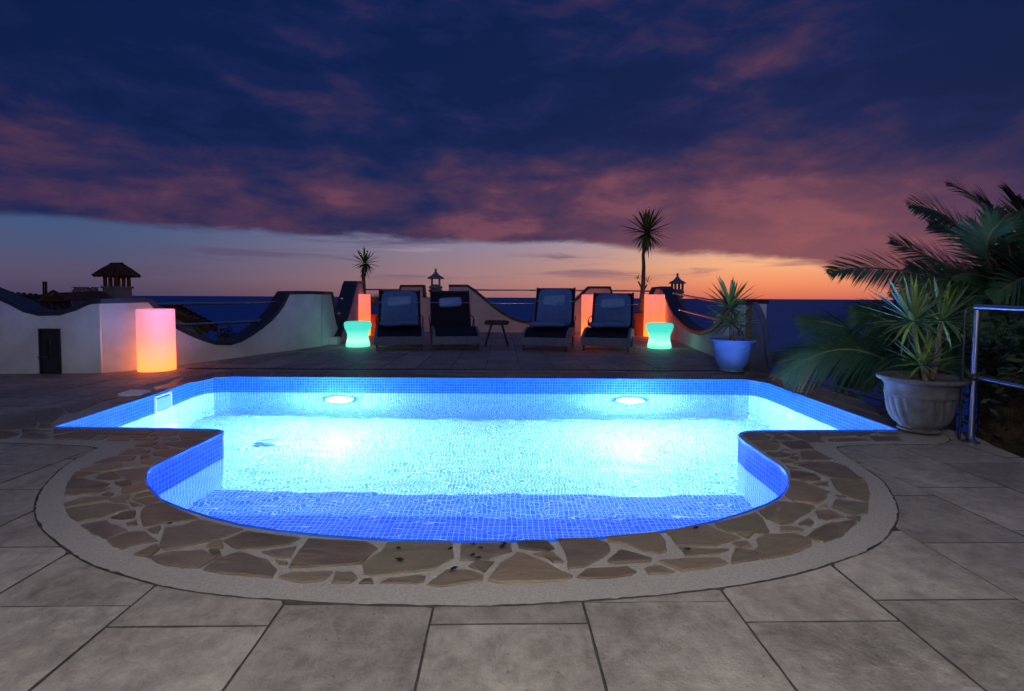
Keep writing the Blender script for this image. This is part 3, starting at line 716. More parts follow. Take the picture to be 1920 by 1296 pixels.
# ================================================================== WALLS
def wall_pt(p0, p1, px, py):
    d = ray(px, py); e = (p1-p0).xy; nn = V((-e.y, e.x)); tt = (p0-CAM).xy.dot(nn)/d.xy.dot(nn)
    return CAM+d*tt
def wall(tops, th, away, label, z0=-0.3, name='parapet_wall', cap=True, capth=0.055, ov=0.03, cap_ranges=None, group='curved white parapet walls round the terrace'):
    """tops: 3-D points on the front top edge; th thickness; away unit vector pointing outwards"""
    c = sum(tops, V((0,0,0)))/len(tops); c.z = 0
    root = thing(name, label, 'parapet wall', c, 0, group)
    aw = V((away[0], away[1], 0)).normalized()*th; n = len(tops); mb = MB()
    fr = [t_-c for t_ in tops]; bk = [t_+aw-c for t_ in tops]
    lo = [V((p.x,p.y,z0)) for p in fr]; lb = [V((p.x,p.y,z0)) for p in bk]
    f = []
    for i in range(n-1):
        f += [(i, n+i, n+i+1, i+1)[::-1], (2*n+i, i, i+1, 2*n+i+1), (n+i, 3*n+i, 3*n+i+1, n+i+1)]
    f += [(0, 2*n, 3*n, n), (n-1, 2*n-1, 4*n-1, 3*n-1)]
    mb.add(fr+bk+lo+lb, f); mb.build('wall', M['plaster'], root)
    if cap:
        for (i0, i1) in (cap_ranges or [(0, n-1)]):
            pts = fr[i0:i1+1]; m_ = len(pts); nr = []
            for i in range(m_):
                tg = (pts[min(i+1,m_-1)]-pts[max(i-1,0)]).normalized(); nn = V((0,0,1))-tg*tg.z
                if nn.length < 0.15: nn = tg.cross(aw); nn = nn if nn.z >= 0 else -nn
                nr.append(nn.normalized())
            o = aw.normalized()*ov; mb = MB(); vv = []
            for p, nn in zip(pts, nr): vv += [p-o-nn*0.004, p+aw+o-nn*0.004, p+aw+o+nn*capth, p-o+nn*capth]
            f = [tuple(4*i+k if e == 0 else 4*(i+1)+k for e, k in ((0,a),(0,b),(1,b),(1,a))) for i in range(m_-1) for a, b in ((0,1),(1,2),(2,3),(3,0))]
            f += [(3,2,1,0), tuple(4*(m_-1)+k for k in range(4))]
            mb.add(vv, f); mb.build('coping', M['cap'], root)
    return root
def prof(p0, p1, pts): return [wall_pt(p0, p1, x, y) for x, y in pts]
wA1 = wall(prof(A0, A1, [(-500,572),(-330,530),(-200,512),(-130,511),(-88,522),(-40,545),(0,561),(24,572),(48,585),(77,592),(115,590.5),(144,582),(160,574),(172,570),(186,569)]), 0.22, (0,1), 'white parapet wall with a scooped dark top and a small dark hatch, far left', capth=0.045)
hp = [wall_pt(A0, A1, x, y) for x, y in ((80,700),(112,700),(112,620),(80,620))]
hc = (hp[0]+hp[2])/2; hw = abs(hp[1].x-hp[0].x); hh = hp[2].z-0.0
ht = thing('wall_hatch', 'small dark louvred hatch door with a handle in the left white wall', 'hatch', (hc.x, hc.y-0.012, 0))
MB().box((0,0,hh/2),(hw,0.02,hh)).build('door', M['wood'], ht, bevel=0.004)
mb = MB(); mb.box((-hw/2-.0125,-.004,hh/2),(0.025,0.03,hh)); mb.box((hw/2+.0125,-.004,hh/2),(0.025,0.03,hh)); mb.box((0,-.004,hh+.0125),(hw+.05,0.03,0.025)); mb.build('frame', M['dark_metal'], ht)
MB().tube([(-hw/2-.03,-.03,hh*.39),(-hw*.1,-.035,hh*.4),(-hw*.1+.03,-.035,hh*.38)],0.009,8).build('handle', M['steel'], ht)
MB().soft((0.0,-.02,hh*.62),(0.07,0.03,0.22),0.8).build('vent_plate', mat('black_plate',(0.004,0.004,0.006),0.6), ht, smooth=True)
aw2 = V((-(A2-A1).y, (A2-A1).x)); 
wall(prof(A1, A2, [(187.5,569),(215,568.3),(245,567.5),(278,566.5),(283,572),(290,580),(299,590)]), 0.2, aw2, 'lamplit white wall face angled behind the lilac and orange light cylinder', group='curved white parapet walls round the terrace')
aw3 = V((-(A3-A2).y, (A3-A2).x))
wall(prof(A2, A3, [(300.5,592),(312,605),(325,614),(345,624),(365,633),(385,641),(405,646.5),(430,647),(450,641),(470,630),(490,616),(507,602),(520,588),(530,574),(537,560),(541,552),(570,551.3),(601,551.8)]), 0.2, aw3, 'long white parapet with a deep scoop for two rails, left of the turquoise stool')
A4 = G(655,636.5)
wall(prof(A3, A4, [(602.5,552),(612,551.8),(621,552),(624,570),(627,590),(631,608),(637,624),(645,634)]), 0.2, (-(A4-A3).y, (A4-A3).x), 'short flared white wall end between the long scooped parapet and the turquoise stool')
MB().box((0,0,0.07),(0.30,0.22,0.14)).build('x', M['plaster']).name = 'plinth_block'
pb = bpy.data.objects['plinth_block']; g_ = G(620,645.5); pb.location = (g_.x, g_.y+.02, 0); tag(pb, 'low white block at the foot of the flared wall end', 'block')
def yw(x, ys): return [V((x+(y-10.4)*-0.09, y, z)) for y, z in ys]
wall(yw(-3.50, [(10.35,0.10),(10.6,0.24),(10.85,0.38),(11.15,0.56),(11.45,0.78),(11.7,1.0),(11.9,1.17),(12.05,1.25),(12.7,1.27),(12.85,1.1),(13.1,0.8),(13.5,0.62)]), 0.26, (-1,-0.09), 'dark topped white side wall rising steeply behind the left coral light cylinder')
bw = lambda x, y: D(x, y, YB)
bk = [(674,590),(690,602),(715,602),(735,590),(745,570),(753,538),(793,538),(793.5,558.5),(841,559.5),(841.5,538),(876,538),(889,547),(907,562),(922,575),(941,589),(961,599.5),(979,605.5),(1003,607.5),(1025,607),(1045,598),(1062,583),(1079,566),(1105,541),(1143,541),(1147,560),(1160,590),(1180,603),(1200,603),(1213,585),(1221,560),(1229,541.5),(1240,541.5)]
wall([bw(*p) for p in bk], 0.2, (0,1), 'long white back parapet with scoops and dark framed pillar tops behind the loungers', cap_ranges=[(0,7),(9,31)], capth=0.062)
awF = V((1,0.05))
wall(prof(FF, FN, [(1238,541),(1244,546),(1250,562),(1256,578),(1265,595),(1280,611),(1297,623.5),(1314,628.5),(1335,622),(1355,605),(1371,585),(1383,571),(1404,569.5)]), 0.24, awF, 'white side parapet with a deep scoop and orange lit rails, behind the blue tinted pot')
F2 = G(1452,700)
wF2 = wall(prof(FN, F2, [(1409.5,571.5),(1416,577),(1423,592),(1429,612),(1433,640),(1436,670),(1440,690)]), 0.2, (0.1,1), 'short dark curved wall end right of the spiky plant in the blue tinted pot')

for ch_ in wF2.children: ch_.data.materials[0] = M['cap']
# rails
def rail(pts, label, r=0.022, brk=True):
    o = thing('railing', label, 'railing', pts[0], 0, 'steel tube rails spanning the wall scoops')
    return o
def rails(label, segs, off=V((0,0.1,0)), r=0.021):
    p0 = segs[0][0]; o = thing('railing', label, 'railing', p0, 0, 'steel tube rails spanning the wall scoops')
    for a, b in segs:
        MB().tube([a+off-p0, b+off-p0], r, 12).build('rail', M['steel'], o, smooth=True)
        for e, s_ in ((a, 1), (b, -1)):
            dd = (b-a).normalized()*s_
            MB().tube([e+off-p0+dd*0.0, e+off-p0+dd*0.03], r*1.9, 12).build('flange', M['steel'], o, smooth=True)
    return o
aw3n = V((aw3.x, aw3.y, 0)).normalized()*0.1
rails('two steel rails across the deep scoop of the left parapet', [(wall_pt(A2,A3,284,571.5), wall_pt(A2,A3,533,567)), (wall_pt(A2,A3,330,611), wall_pt(A2,A3,496,602.5))], aw3n)
rails('short steel rails beside the left side wall behind the turquoise stool', [(D(620,559.5,10.6), D(641,560.5,11.3)), (D(624,586.5,10.5), D(636,587.5,10.9))], V((0,0,0)))
rails('steel rail between the left palm and the pillar top', [(bw(676,543), bw(754,543.3))])
rails('two steel rails in the middle scoop behind the small stool table', [(bw(888,543.7), bw(1104,545)), (bw(917,569), bw(1076,570.3))])
rails('dark steel rails behind the tall yucca trunk', [(bw(1145,545.3), bw(1228,546)), (bw(1150,570.5), bw(1218,571))])
rails('two rails tinted orange across the right side parapet', [(wall_pt(FF,FN,1255,550.5), wall_pt(FF,FN,1388,577)), (wall_pt(FF,FN,1265,582), wall_pt(FF,FN,1360,607))], V((0.12,0,0)))

# ================================================================== LIGHT CYLINDERS AND STOOLS
def cyl(px, pyb, wpx, h, m_, label, back=0.0):
    g = G(px, pyb); d = g.y; r = wpx/2/F*d*0.985
    c = V((g.x*(d+r)/d, d+r+back, 0))
    o = thing('light_cylinder', label, 'floor lamp', c, 0, 'glowing floor cylinders')
    MB().lathe([(r*0.97,0.0),(r,0.012),(r*0.995,h-0.02),(r*0.985,h-0.006),(r*0.96,h),(r*0.5,h+.001),(0.01,h+.001)], 64).build('shell', m_, o, smooth=True)
    MB().lathe([(r*0.93,0.0005),(r*0.93,0.006)], 32).build('base_ring', M['dark_metal'], o)
    return o
cyl(295, 698.5, 64, 0.775, M['cylinder_a'], 'short wide glowing cylinder, lilac above and orange below, against the white wall')
cyl(675.5, 630, 39.5, 1.0, M['cylinder_b'], 'glowing coral cylinder behind the left turquoise stool')
cyl(1108, 631, 38, 1.02, M['cylinder_b'], 'glowing coral cylinder half hidden between the two right loungers')
cyl(1226, 632, 39, 1.03, M['cylinder_b'], 'glowing coral cylinder behind the right turquoise stool')
stool_prof = [(0.19,0.0),(0.222,0.008),(0.229,0.03),(0.222,0.08),(0.205,0.15),(0.197,0.21),(0.203,0.26),(0.222,0.31),(0.243,0.355),(0.249,0.375),(0.2455,0.379),(0.2455,0.383),(0.253,0.388),(0.258,0.41),(0.258,0.445),(0.25,0.47),(0.23,0.486),(0.19,0.492),(0.1,0.494),(0.01,0.494)]
st0 = thing('light_stool', 'glowing turquoise waisted stool in front of the left coral cylinder', 'light stool', G(671.3,650), 0, 'glowing turquoise stools')
MB().lathe(stool_prof, 64).build('shell', M['stool'], st0, smooth=True)
st0.scale = (0.97,)*3
s2 = dup(st0, G(1236,653), 0, 'glowing turquoise waisted stool in front of the right coral cylinder')

# ================================================================== LOUNGERS
PROF = [(0,.235),(.07,.285),(.18,.325),(.32,.365),(.46,.385),(.62,.378),(.80,.352),(.98,.335),(1.10,.342)]
def lounger(px, pyf, pxl, pxr, bx, by, padded, label, ztop):
    """front feet at pxl..pxr, backrest top centred on bx, by"""
    fl, fr = G(pxl, pyf), G(pxr, pyf+(pxr-pxl)*0.0054); c = (fl+fr)/2
    bt = D(bx, by, c.y+1.38); ang = math.atan2(-(bt.x-c.x), bt.y-c.y)
    W_ = (fr-fl).length; ht_ = bt.z
    root = thing('sun_lounger', label, 'sun lounger', c, ang, 'dark wicker sun loungers facing the pool')
    hw = W_/2; ow = hw+0.045
    legs = [(-hw,0.02,.13),(hw,0.02,.13),(-hw,1.12,.31),(hw,1.12,.31)]
    for x, y, z in legs: MB().box((x,y,z/2),(0.035,0.035,z)).build('leg', M['dark_metal'], root, bevel=0.004)
    MB().box((0,0.02,0.045),(W_-.04,0.022,0.022)).build('foot_bar', M['dark_metal'], root)
    MB().box((0,1.12,0.045),(W_-.04,0.022,0.022)).build('foot_bar', M['dark_metal'], root)
    # woven front skirt, row by row
    mb = MB()
    for k in range(6):
        z = 0.118+k*0.0235; pts = []
        for i in range(61):
            x = -ow+2*ow*i/60; pts.append((x, -0.028-0.014*math.cos(x/ow*1.3)+0.0045*(-1)**(i+k), z+0.002*(-1)**i))
        mb.tube(pts, 0.0125, 6)
    mb.build('wicker_skirt', M['wicker'], root, smooth=True)
    # woven side rails following the seat curve
    for s_ in (-1, 1):
        mb = MB(); nn = len(PROF)
        vv = []
        for y, z in PROF: vv += [(s_*(ow-.045),y-.02,z-.135),(s_*ow,y-.02,z-.135),(s_*ow,y-.02,z+.0),(s_*(ow-.01),y-.02,z+.018),(s_*(ow-.045),y-.02,z+.018)]
        f = [(5*i+a,5*i+(a+1)%5,5*(i+1)+(a+1)%5,5*(i+1)+a) for i in range(nn-1) for a in range(5)]+[(0,1,2,3,4),tuple(5*(nn-1)+k for k in range(5))]
        mb.add(vv, f); mb.build('side_rail', M['wicker'], root)
        mb = MB(); y1, z1 = 1.02, .30
        mb.tube([(s_*(ow-.01),.80,.36),(s_*(ow+.01),.92,.50),(s_*(ow+.01),1.08,.55),(s_*(ow-.02),1.22,.58)],0.011,8); mb.tube([(s_*(ow+.005),.94,.50),(s_*(ow-.01),1.10,.33)],0.009,8)
        mb.build('armrest', M['dark_metal'], root, smooth=True)
    iw = ow-0.05
    def sheet(pts, w, th, segs=6):
        vv = []; mb = MB(); k = len(pts)
        for dz in (0, -th):
            for y, z in pts: vv += [(-w+2*w*i/segs, y, z+dz-0.012*(1-(2*i/segs-1)**2)) for i in range(segs+1)]
        m1 = segs+1; f = []
        for b in (0, 1):
            o = b*k*m1
            for j in range(k-1):
                for i in range(segs):
                    q = (o+j*m1+i, o+j*m1+i+1, o+(j+1)*m1+i+1, o+(j+1)*m1+i); f.append(q if b == 0 else q[::-1])
        mb.add(vv, f); return mb
    sheet(PROF, iw, 0.012).build('seat', M['sling'], root, smooth=True)
    # backrest
    y0, z0, y1, z1 = 1.06, .34, 1.38, ht_
    MB().tube([(-hw-.0,y0,z0),(-hw+.0,y1,z1),(-hw,y1+.005,z1+.012)],0.019,8).build('back_frame', M['dark_metal'], root, smooth=True)
    MB().tube([(hw,y0,z0),(hw,y1,z1),(hw,y1+.005,z1+.012)],0.019,8).build('back_frame', M['dark_metal'], root, smooth=True)
    MB().tube([(-hw,y1,z1-.01),(hw,y1,z1-.01)],0.017,8).build('back_frame', M['dark_metal'], root, smooth=True)
    sheet([(y0+(y1-y0)*k/6, z0+(z1-z0)*k/6) for k in range(7)], hw, 0.01).build('backrest', M['sling'], root, smooth=True)
    ba = math.atan2(z1-z0, y1-y0); rot = Matrix.Rotation(ba, 3, 'X')
    bl = math.hypot(z1-z0, y1-y0)
    def onback(f, off): return V((0, y0+(y1-y0)*f-math.sin(ba)*off, z0+(z1-z0)*f+math.cos(ba)*off))
    if padded:
        def sag(v): return V((v.x*(1-0.06*(v.y/bl)), v.y, v.z+0.012*math.sin(v.x*9+v.y*5)*0.5))
        MB().soft(onback(0.50, 0.035),(iw*1.86,bl*0.93,0.06),0.28,32,14,rot,sag).build('back_pad', M['pad'], root, smooth=True)
        def bulge(v): return V((v.x+0.02*math.sin(v.y*14), v.y, v.z+0.010*math.sin(v.x*11+1)))
        MB().soft((0,.53,.45),(iw*1.82,.66,0.125),0.38,32,14,Matrix.Rotation(R(-4),3,'X'),bulge).build('seat_cushion', M['pad'], root, smooth=True)
    pil = MB().soft(onback(0.66, 0.085 if padded else 0.05),(W_*0.60,0.20,0.115),0.33,28,12,rot,lambda v: V((v.x, v.y+0.01*math.sin(v.x*8), v.z))).build('pillow', M['pillow'], root, smooth=True)
    for s_ in (-1, 1):
        a = onback(0.66, 0.06); MB().tube([a+V((s_*W_*0.28,0,0)), a+V((s_*W_*0.40,0.0,-0.015)), a+V((s_*(hw+.02),0.05,-0.01))], 0.009, 6).build('strap', M['pillow'], pil)
    return root
lounger(0, 656.8, 708, 791, 749.5, 545, True, 'padded wicker lounger beside the left coral cylinder and turquoise stool', 1.05)
lounger(0, 656.2, 817, 897, 843, 546, False, 'black mesh wicker lounger without pads, only a pale pillow, left of the stool table', 1.05)
lounger(0, 659, 981, 1061, 1043, 541, True, 'padded wicker lounger with the tallest backrest, right of the stool table', 1.1)
lounger(0, 659.5, 1094, 1176, 1151, 550.5, True, 'padded wicker lounger with a low backrest beside the right turquoise stool', 1.0)
# stool table
g_ = G(931,650); tb = thing('stool_table', 'small dark four legged stool table between the middle loungers', 'side table', (g_.x, g_.y+.12, 0))
tw = 47/F*g_.y
MB().soft((0,0,.455),(tw,.34,.085),0.22,40,8).build('table_top', M['wood'], tb, smooth=True)
for sx_ in (-1,1):
    for sy_ in (-1,1): MB().tube([(sx_*tw*.20,sy_*.09,.43),(sx_*tw*.47,sy_*.15,0.0)],[0.019,0.015],8).build('leg', M['wood'], tb, smooth=True)

# ================================================================== PLANTS
def blade_mesh(name, m_, L, w, droop, fold=0.35, segs=7):
    mb = MB(); vs = []
    for i in range(segs+1):
        u = i/segs; ww = w*(0.55+0.9*u-1.45*u**3) if u < 0.999 else 0.0005
        ww = max(ww, 0.0008)
        y = L*u*(1-0.15*droop*u); z = -droop*L*0.55*u**2.2
        vs += [(-ww, y, z+ww*fold), (0, y, z), (ww, y, z+ww*fold)]
    fs = []
    for i in range(segs): fs += [(3*i,3*i+1,3*i+4,3*i+3),(3*i+1,3*i+2,3*i+5,3*i+4)]
    mb.add(vs, fs); me = bpy.data.meshes.new(name); me.from_pydata(mb.v, [], mb.f); me.update(); me.materials.append(m_); me.shade_smooth(); return me
BL = {}
def rosette(root, c, L, n, seed, m_, w=0.02, lo=-35, hi=85, tilt=V((0,0,1)), names='leaf'):
    r_ = random.Random(seed)
    key = (round(L,2), m_.name)
    if key not in BL: BL[key] = [blade_mesh('leaf', m_, L, w, dr) for dr in (0.0, 0.1, 0.28, 0.55)]
    tq = V((0,0,1)).rotation_difference(tilt.normalized())
    for i in range(n):
        u = (i+0.5)/n; a = i*2.39996+r_.uniform(-.15,.15); e = R(hi+(lo-hi)*u**0.85+r_.uniform(-7,7))
        d = V((math.cos(a)*math.cos(e), math.sin(a)*math.cos(e), math.sin(e))); d = tq @ d
        k = 0 if u < 0.3 else r_.choice((0,0,1)) if u < 0.5 else r_.choice((0,1,1,2)) if u < .8 else r_.choice((1,2,3))
        o = bpy.data.objects.new(names, BL[key][k]); COL.objects.link(o); o.parent = root
        s_ = r_.uniform(.78,1.08)*(0.75+0.25*math.sin(math.pi*min(1,u+.25)))
        up = V((0,0,1)) if abs(d.z) < .95 else V((1,0,0))
        q = d.to_track_quat('Y', 'Z')
        o.rotation_mode = 'QUATERNION'; o.rotation_quaternion = q; o.scale = (s_*r_.uniform(.9,1.15),s_,s_)
        o.location = V(c)+d*0.02
def pot_fill(root, r, z, n=1):
    mb = MB(); rr_ = random.Random(5)
    mb.lathe([(r,z-.02),(r*.7,z+.005),(r*.3,z+.015),(0.005,z+.02)], 28, cap0=False); mb.build('soil', M['soil'], root, smooth=True)

# big fluted pot on the right
g_ = G(1722,823.5); rr1 = 78/F*(g_.y+.26); dpt = g_.y+0.165
c1 = V((G(1722,823.5).x*dpt/g_.y, dpt, 0.02))
pot = thing('flower_pot', 'large grey fluted pot with a palmette under its wide rim, right of the pool', 'plant pot', c1)
RR = 0.262
def flute(r, z, a):
    if z > .345: return r
    k = max(0, min(1, (z-.05)/.03))*max(0, min(1, (.255-z)/.02)); tw_ = a*20+z*22
    return r*(1-0.065*k*(1-abs(math.sin(tw_/2)))**1.3)
pp = [(0.118,0.0),(0.128,0.004),(0.128,0.018),(0.116,0.026),(0.120,0.034),(0.135,.045),(0.155,.062),(0.172,.085),(0.184,.11),(0.193,.14),(0.199,.17),(0.203,.20),(0.206,.23),(0.208,.252),(0.213,.257),(0.213,.268),(0.209,.273),(0.210,.30),(0.216,.325),(0.226,.342),(0.242,.352),(0.258,.358),(RR,.366),(RR,.378),(0.257,.385),(0.240,.386),(0.222,.380),(0.214,.365),(0.21,.345),(0.20,.30)]
MB().lathe(pp, 176, fn=flute, cap1=False).build('body', M['pot'], pot, smooth=True)
sl = MB().lathe([(0.205,.318),(0.15,.325),(0.07,.332),(0.004,.334)], 32, cap0=False); sl.build('soil', M['soil'], pot, smooth=True)
mb = MB()
for aa in (-math.pi/2-0.42, ):
    for k in range(7):
        an = R(-75+25*k); cx = aa; r0 = 0.215
        u_, v_ = math.sin(an), math.cos(an)
        pts = []
        for s_ in (0.004, 0.018, 0.03):
            th_ = cx+u_*s_/r0; pts.append((math.cos(th_)*(r0+.001), math.sin(th_)*(r0+.001), .288+v_*s_*1.0))
        mb.tube(pts, [0.002,0.0055,0.002], 6)
mb.build('palmette', M['pot'], pot, smooth=True)
yp = thing('yucca_plant', 'forked yucca with three leafy heads growing in the large grey pot', 'potted plant', c1)
def at(px, py, dy=0.0): return D(px, py, c1.y+dy)-c1
h1, h2, h3 = at(1712,603,-.04), at(1765,602,.10), at(1730,685,-.06)
fk = at(1727,662)
MB().tube([at(1737,712,.02), at(1733,690,.02), fk+V((0,0,-.02)), fk], [0.026,0.024,0.024,0.024], 10).build('trunk', M['trunk'], yp, smooth=True)
MB().tube([fk, at(1719,648), at(1716,625,-.02), h1], [0.024,0.02,0.017,0.015], 10).build('branch', M['trunk'], yp, smooth=True)
MB().tube([fk, at(1739,650), at(1742,630,.02), at(1738,612,.03)], [0.022,0.018,0.014,0.012], 10).build('branch', M['trunk'], yp, smooth=True)
MB().tube([at(1748,712,.08), at(1758,670,.09), at(1762,630,.1), h2], [0.02,0.018,0.016,0.014], 10).build('branch', M['trunk'], yp, smooth=True)
rosette(yp, h1, 0.34, 50, 21, M['yucca'], 0.016, -35, 84, V((-.15,-.1,1)))
rosette(yp, h2, 0.32, 44, 22, M['yucca'], 0.0155, -35, 84, V((.2,0,1)))
rosette(yp, h3, 0.29, 36, 23, M['yucca'], 0.0135, -10, 78, V((0,-.1,1)))
rosette(yp, at(1745,640,.03), 0.12, 22, 24, M['dry'], 0.004, -80, 20)
rosette(yp, at(1700,615,-.03), 0.22, 9, 25, M['dry'], 0.011, -75, -35, V((-.5,-.2,1)))
MB().soft(at(1714,716,-.1)+V((0,0,.0)),(0.09,0.07,0.06),0.8).build('rock', M['soil'], yp, smooth=True)

# smooth pot by the right wall, blue pool glow painted into its colour
g_ = G(1372,701.5); dpt = g_.y+0.15; c2 = V((g_.x*dpt/g_.y, dpt, 0.02)); sR = 41.3/F*(dpt)
pot2 = thing('flower_pot', 'smooth pale pot tinted with blue pool light at the far right corner of the pool', 'plant pot', c2)
k2 = sR/0.285
pp2 = [(0.135,0),(0.15,.005),(0.152,.02),(0.145,.03),(0.175,.07),(0.20,.12),(0.218,.18),(0.228,.24),(0.233,.28),(0.240,.285),(0.240,.30),(0.238,.31),(0.246,.35),(0.262,.38),(0.282,.392),(0.287,.402),(0.284,.412),(0.268,.414),(0.25,.405),(0.24,.38),(0.23,.34)]
MB().lathe([(r*k2, z*k2) for r, z in pp2], 72, cap1=False).build('body', M['pot2'], pot2, smooth=True)
MB().lathe([(0.236*k2,.37*k2),(0.1,.385*k2),(.004,.39*k2)], 28, cap0=False).build('soil', M['soil'], pot2, smooth=True)
yq = thing('yucca_plant', 'bushy spiky yucca in the blue tinted pot by the right parapet', 'potted plant', c2)
def at2(px, py, dy=0.0): return D(px, py, c2.y+dy)-c2
MB().tube([(0,0,.38*k2), at2(1371,610), at2(1369,585)], [0.03,0.027,0.022], 10).build('trunk', M['trunk'], yq, smooth=True)
rosette(yq, at2(1369,577), 0.42, 60, 31, M['yucca'], 0.026, -30, 84)
rosette(yq, at2(1372,606,-.04), 0.38, 46, 32, M['yucca'], 0.022, -35, 40)
rosette(yq, at2(1385,632,.05), 0.16, 20, 33, M['yucca'], 0.008, 0, 80)

# tall yuccas in planters
def tall(px, pts, depth, head, L, n, seed, label, planter_px, planter_top, plab, thick, trunk_r):
    g0 = D(px, 600, depth); root = thing('yucca_tree', label, 'tree', (g0.x, depth, 0))
    q = [D(x, y, depth)-root.location for x, y in pts]
    q = [V((v.x, v.y, v.z)) for v in q]
    MB().tube(q, trunk_r, 10).build('trunk', M['trunk'], root, smooth=True)
    hd = D(*head, depth)-root.location
    rosette(root, hd, L, n, seed, M['yucca'], thick, -62, 86)
    rosette(root, hd+V((0,0,-.06)), L*0.8, 16, seed+1, M['dry'], thick*0.6, -88, -60)
    a, b = D(planter_px[0], 600, depth), D(planter_px[1], 600, depth); zt = D(px, planter_top, depth).z; wdt = b.x-a.x
    pt = thing('planter_box', plab, 'planter', ((a.x+b.x)/2, depth, 0))
    MB().box((0,0,zt/2),(wdt*.96,wdt*.96,zt)).build('body', M['terracotta'], pt, bevel=0.01)
    MB().box((0,0,zt+.015),(wdt*1.04,wdt*1.04,.05)).build('rim', M['terracotta'], pt, bevel=0.008)
    MB().box((0,0,zt+.042),(wdt*.86,wdt*.86,.012)).build('soil', M['soil'], pt)
    return root, pt
y1, pt1 = tall(684, [(683,600),(683,560),(682,530),(681,512),(683,497)], 12.9, (684,494), 0.44, 56, 41, 'small spiky yucca tree rising behind the left coral cylinder', (686,712), 592, 'terracotta planter half hidden between the left coral cylinder and the lounger', 0.03, [0.07,0.055,0.045,0.04,0.035])
rosette(y1, D(702,572,12.9)-y1.location, 0.36, 46, 43, M['yucca'], 0.014, -20, 80)
y2, pt2 = tall(1203, [(1201,598),(1202,578),(1204,555),(1206,530),(1207,500),(1206,478),(1210,456),(1213,440)], 12.9, (1213,436), 0.70, 96, 45, 'tall slender yucca tree with a round spiky crown above the right loungers', (1187,1211), 590, 'terracotta planter between the right lounger and the coral cylinder', 0.036, [0.11,0.085,0.06,0.052,0.045,0.042,0.04,0.038])
rosette(y2, D(1196,524,12.9)-y2.location, 0.15, 20, 47, M['dry'], 0.006, 0, 80)
rosette(y2, D(1214,530,12.9)-y2.location, 0.20, 22, 48, M['dry'], 0.007, -20, 80)
MB().tube([D(1205,545,12.9)-y2.location, D(1197,528,12.9)-y2.location],0.02,8).build('branch', M['trunk'], y2)
MB().tube([D(1205,548,12.9)-y2.location, D(1213,534,12.9)-y2.location],0.02,8).build('branch', M['trunk'], y2)
rosette(y2, D(1199,588,12.9)-y2.location, 0.2, 18, 49, M['dry'], 0.008, -10, 70)

# date palms outside the terrace on the right
def frond(root, ctl, L0, n, seed, droop=0.5, m_=None, spread=1.0, roll=1.0, wid=1.0):
    """ctl: 3 world points base, middle, tip"""
    r_ = random.Random(seed); o = root.location; a, b, c = (V(p)-o for p in ctl)
    b2 = b*2-(a+c)/2
    def pt(u): return a*(1-u)**2+b2*2*u*(1-u)+c*u*u
    def tan(u): return ((b2-a)*2*(1-u)+(c-b2)*2*u).normalized()
    mb = MB(); mb.tube([pt(i/14) for i in range(15)], [0.018*(1-i/14*.85) for i in range(15)], 6)
    fr = mb.build('frond', M['rachis'], root, smooth=True)
    mb = MB()
    for i in range(n):
        u = 0.06+0.94*(i+r_.uniform(-.2,.2))/n; u = min(max(u,0.02),1); p = pt(u); tg = tan(u)
        sd = tg.cross(V((0,0,1))).normalized(); nu_ = sd.cross(tg).normalized(); sd, nu_ = sd*math.cos(roll)+nu_*math.sin(roll), nu_*math.cos(roll)-sd*math.sin(roll)
        env = (math.sin(math.pi*min(1,(u*0.86+0.16)))**0.7); LL = L0*env*r_.uniform(.85,1.1)
        for s_ in (-1,1):
            fw = 0.55+0.9*u; d = (sd*s_*spread*(1.0-0.35*u)+tg*fw+nu_*r_.uniform(-.1,.28)).normalized()
            wv = d.cross(nu_).normalized()*0.0078*wid*(0.8+0.4*r_.random()); pts = []
            for k in range(5):
                q = k/4; pts.append(p+d*LL*q+V((0,0,-1))*droop*LL*q*q*r_.uniform(.9,1.1))
            vv = []
            for k, q in enumerate(pts):
                ww = (0.7,1.15,1.0,0.6,0.04)[k]; vv += [q-wv*ww+nu_*0.003*ww, q+wv*ww]
            mb.add(vv, [(2*k,2*k+1,2*k+3,2*k+2) for k in range(4)])
    mb.build('leaflets', m_ or M['palm'], fr)
pc = D(1895,560,5.4); pc.z -= .1
palm = thing('date_palm', 'big date palm with long arching fronds above the right railing', 'palm tree', (pc.x, pc.y, 0))
MB().tube([(0,0,-3.2),(0.05,0,-1.4),(0,0,pc.z-.1),(0,0,pc.z+.12)], [0.3,0.24,0.24,0.16], 14).build('trunk', M['bark'], palm, smooth=True)
def fd_(b, m_, tp, d0=5.4, d1=5.2, d2=5.0): return [D(*b, d0), D(*m_, d1), D(*tp, d2)]
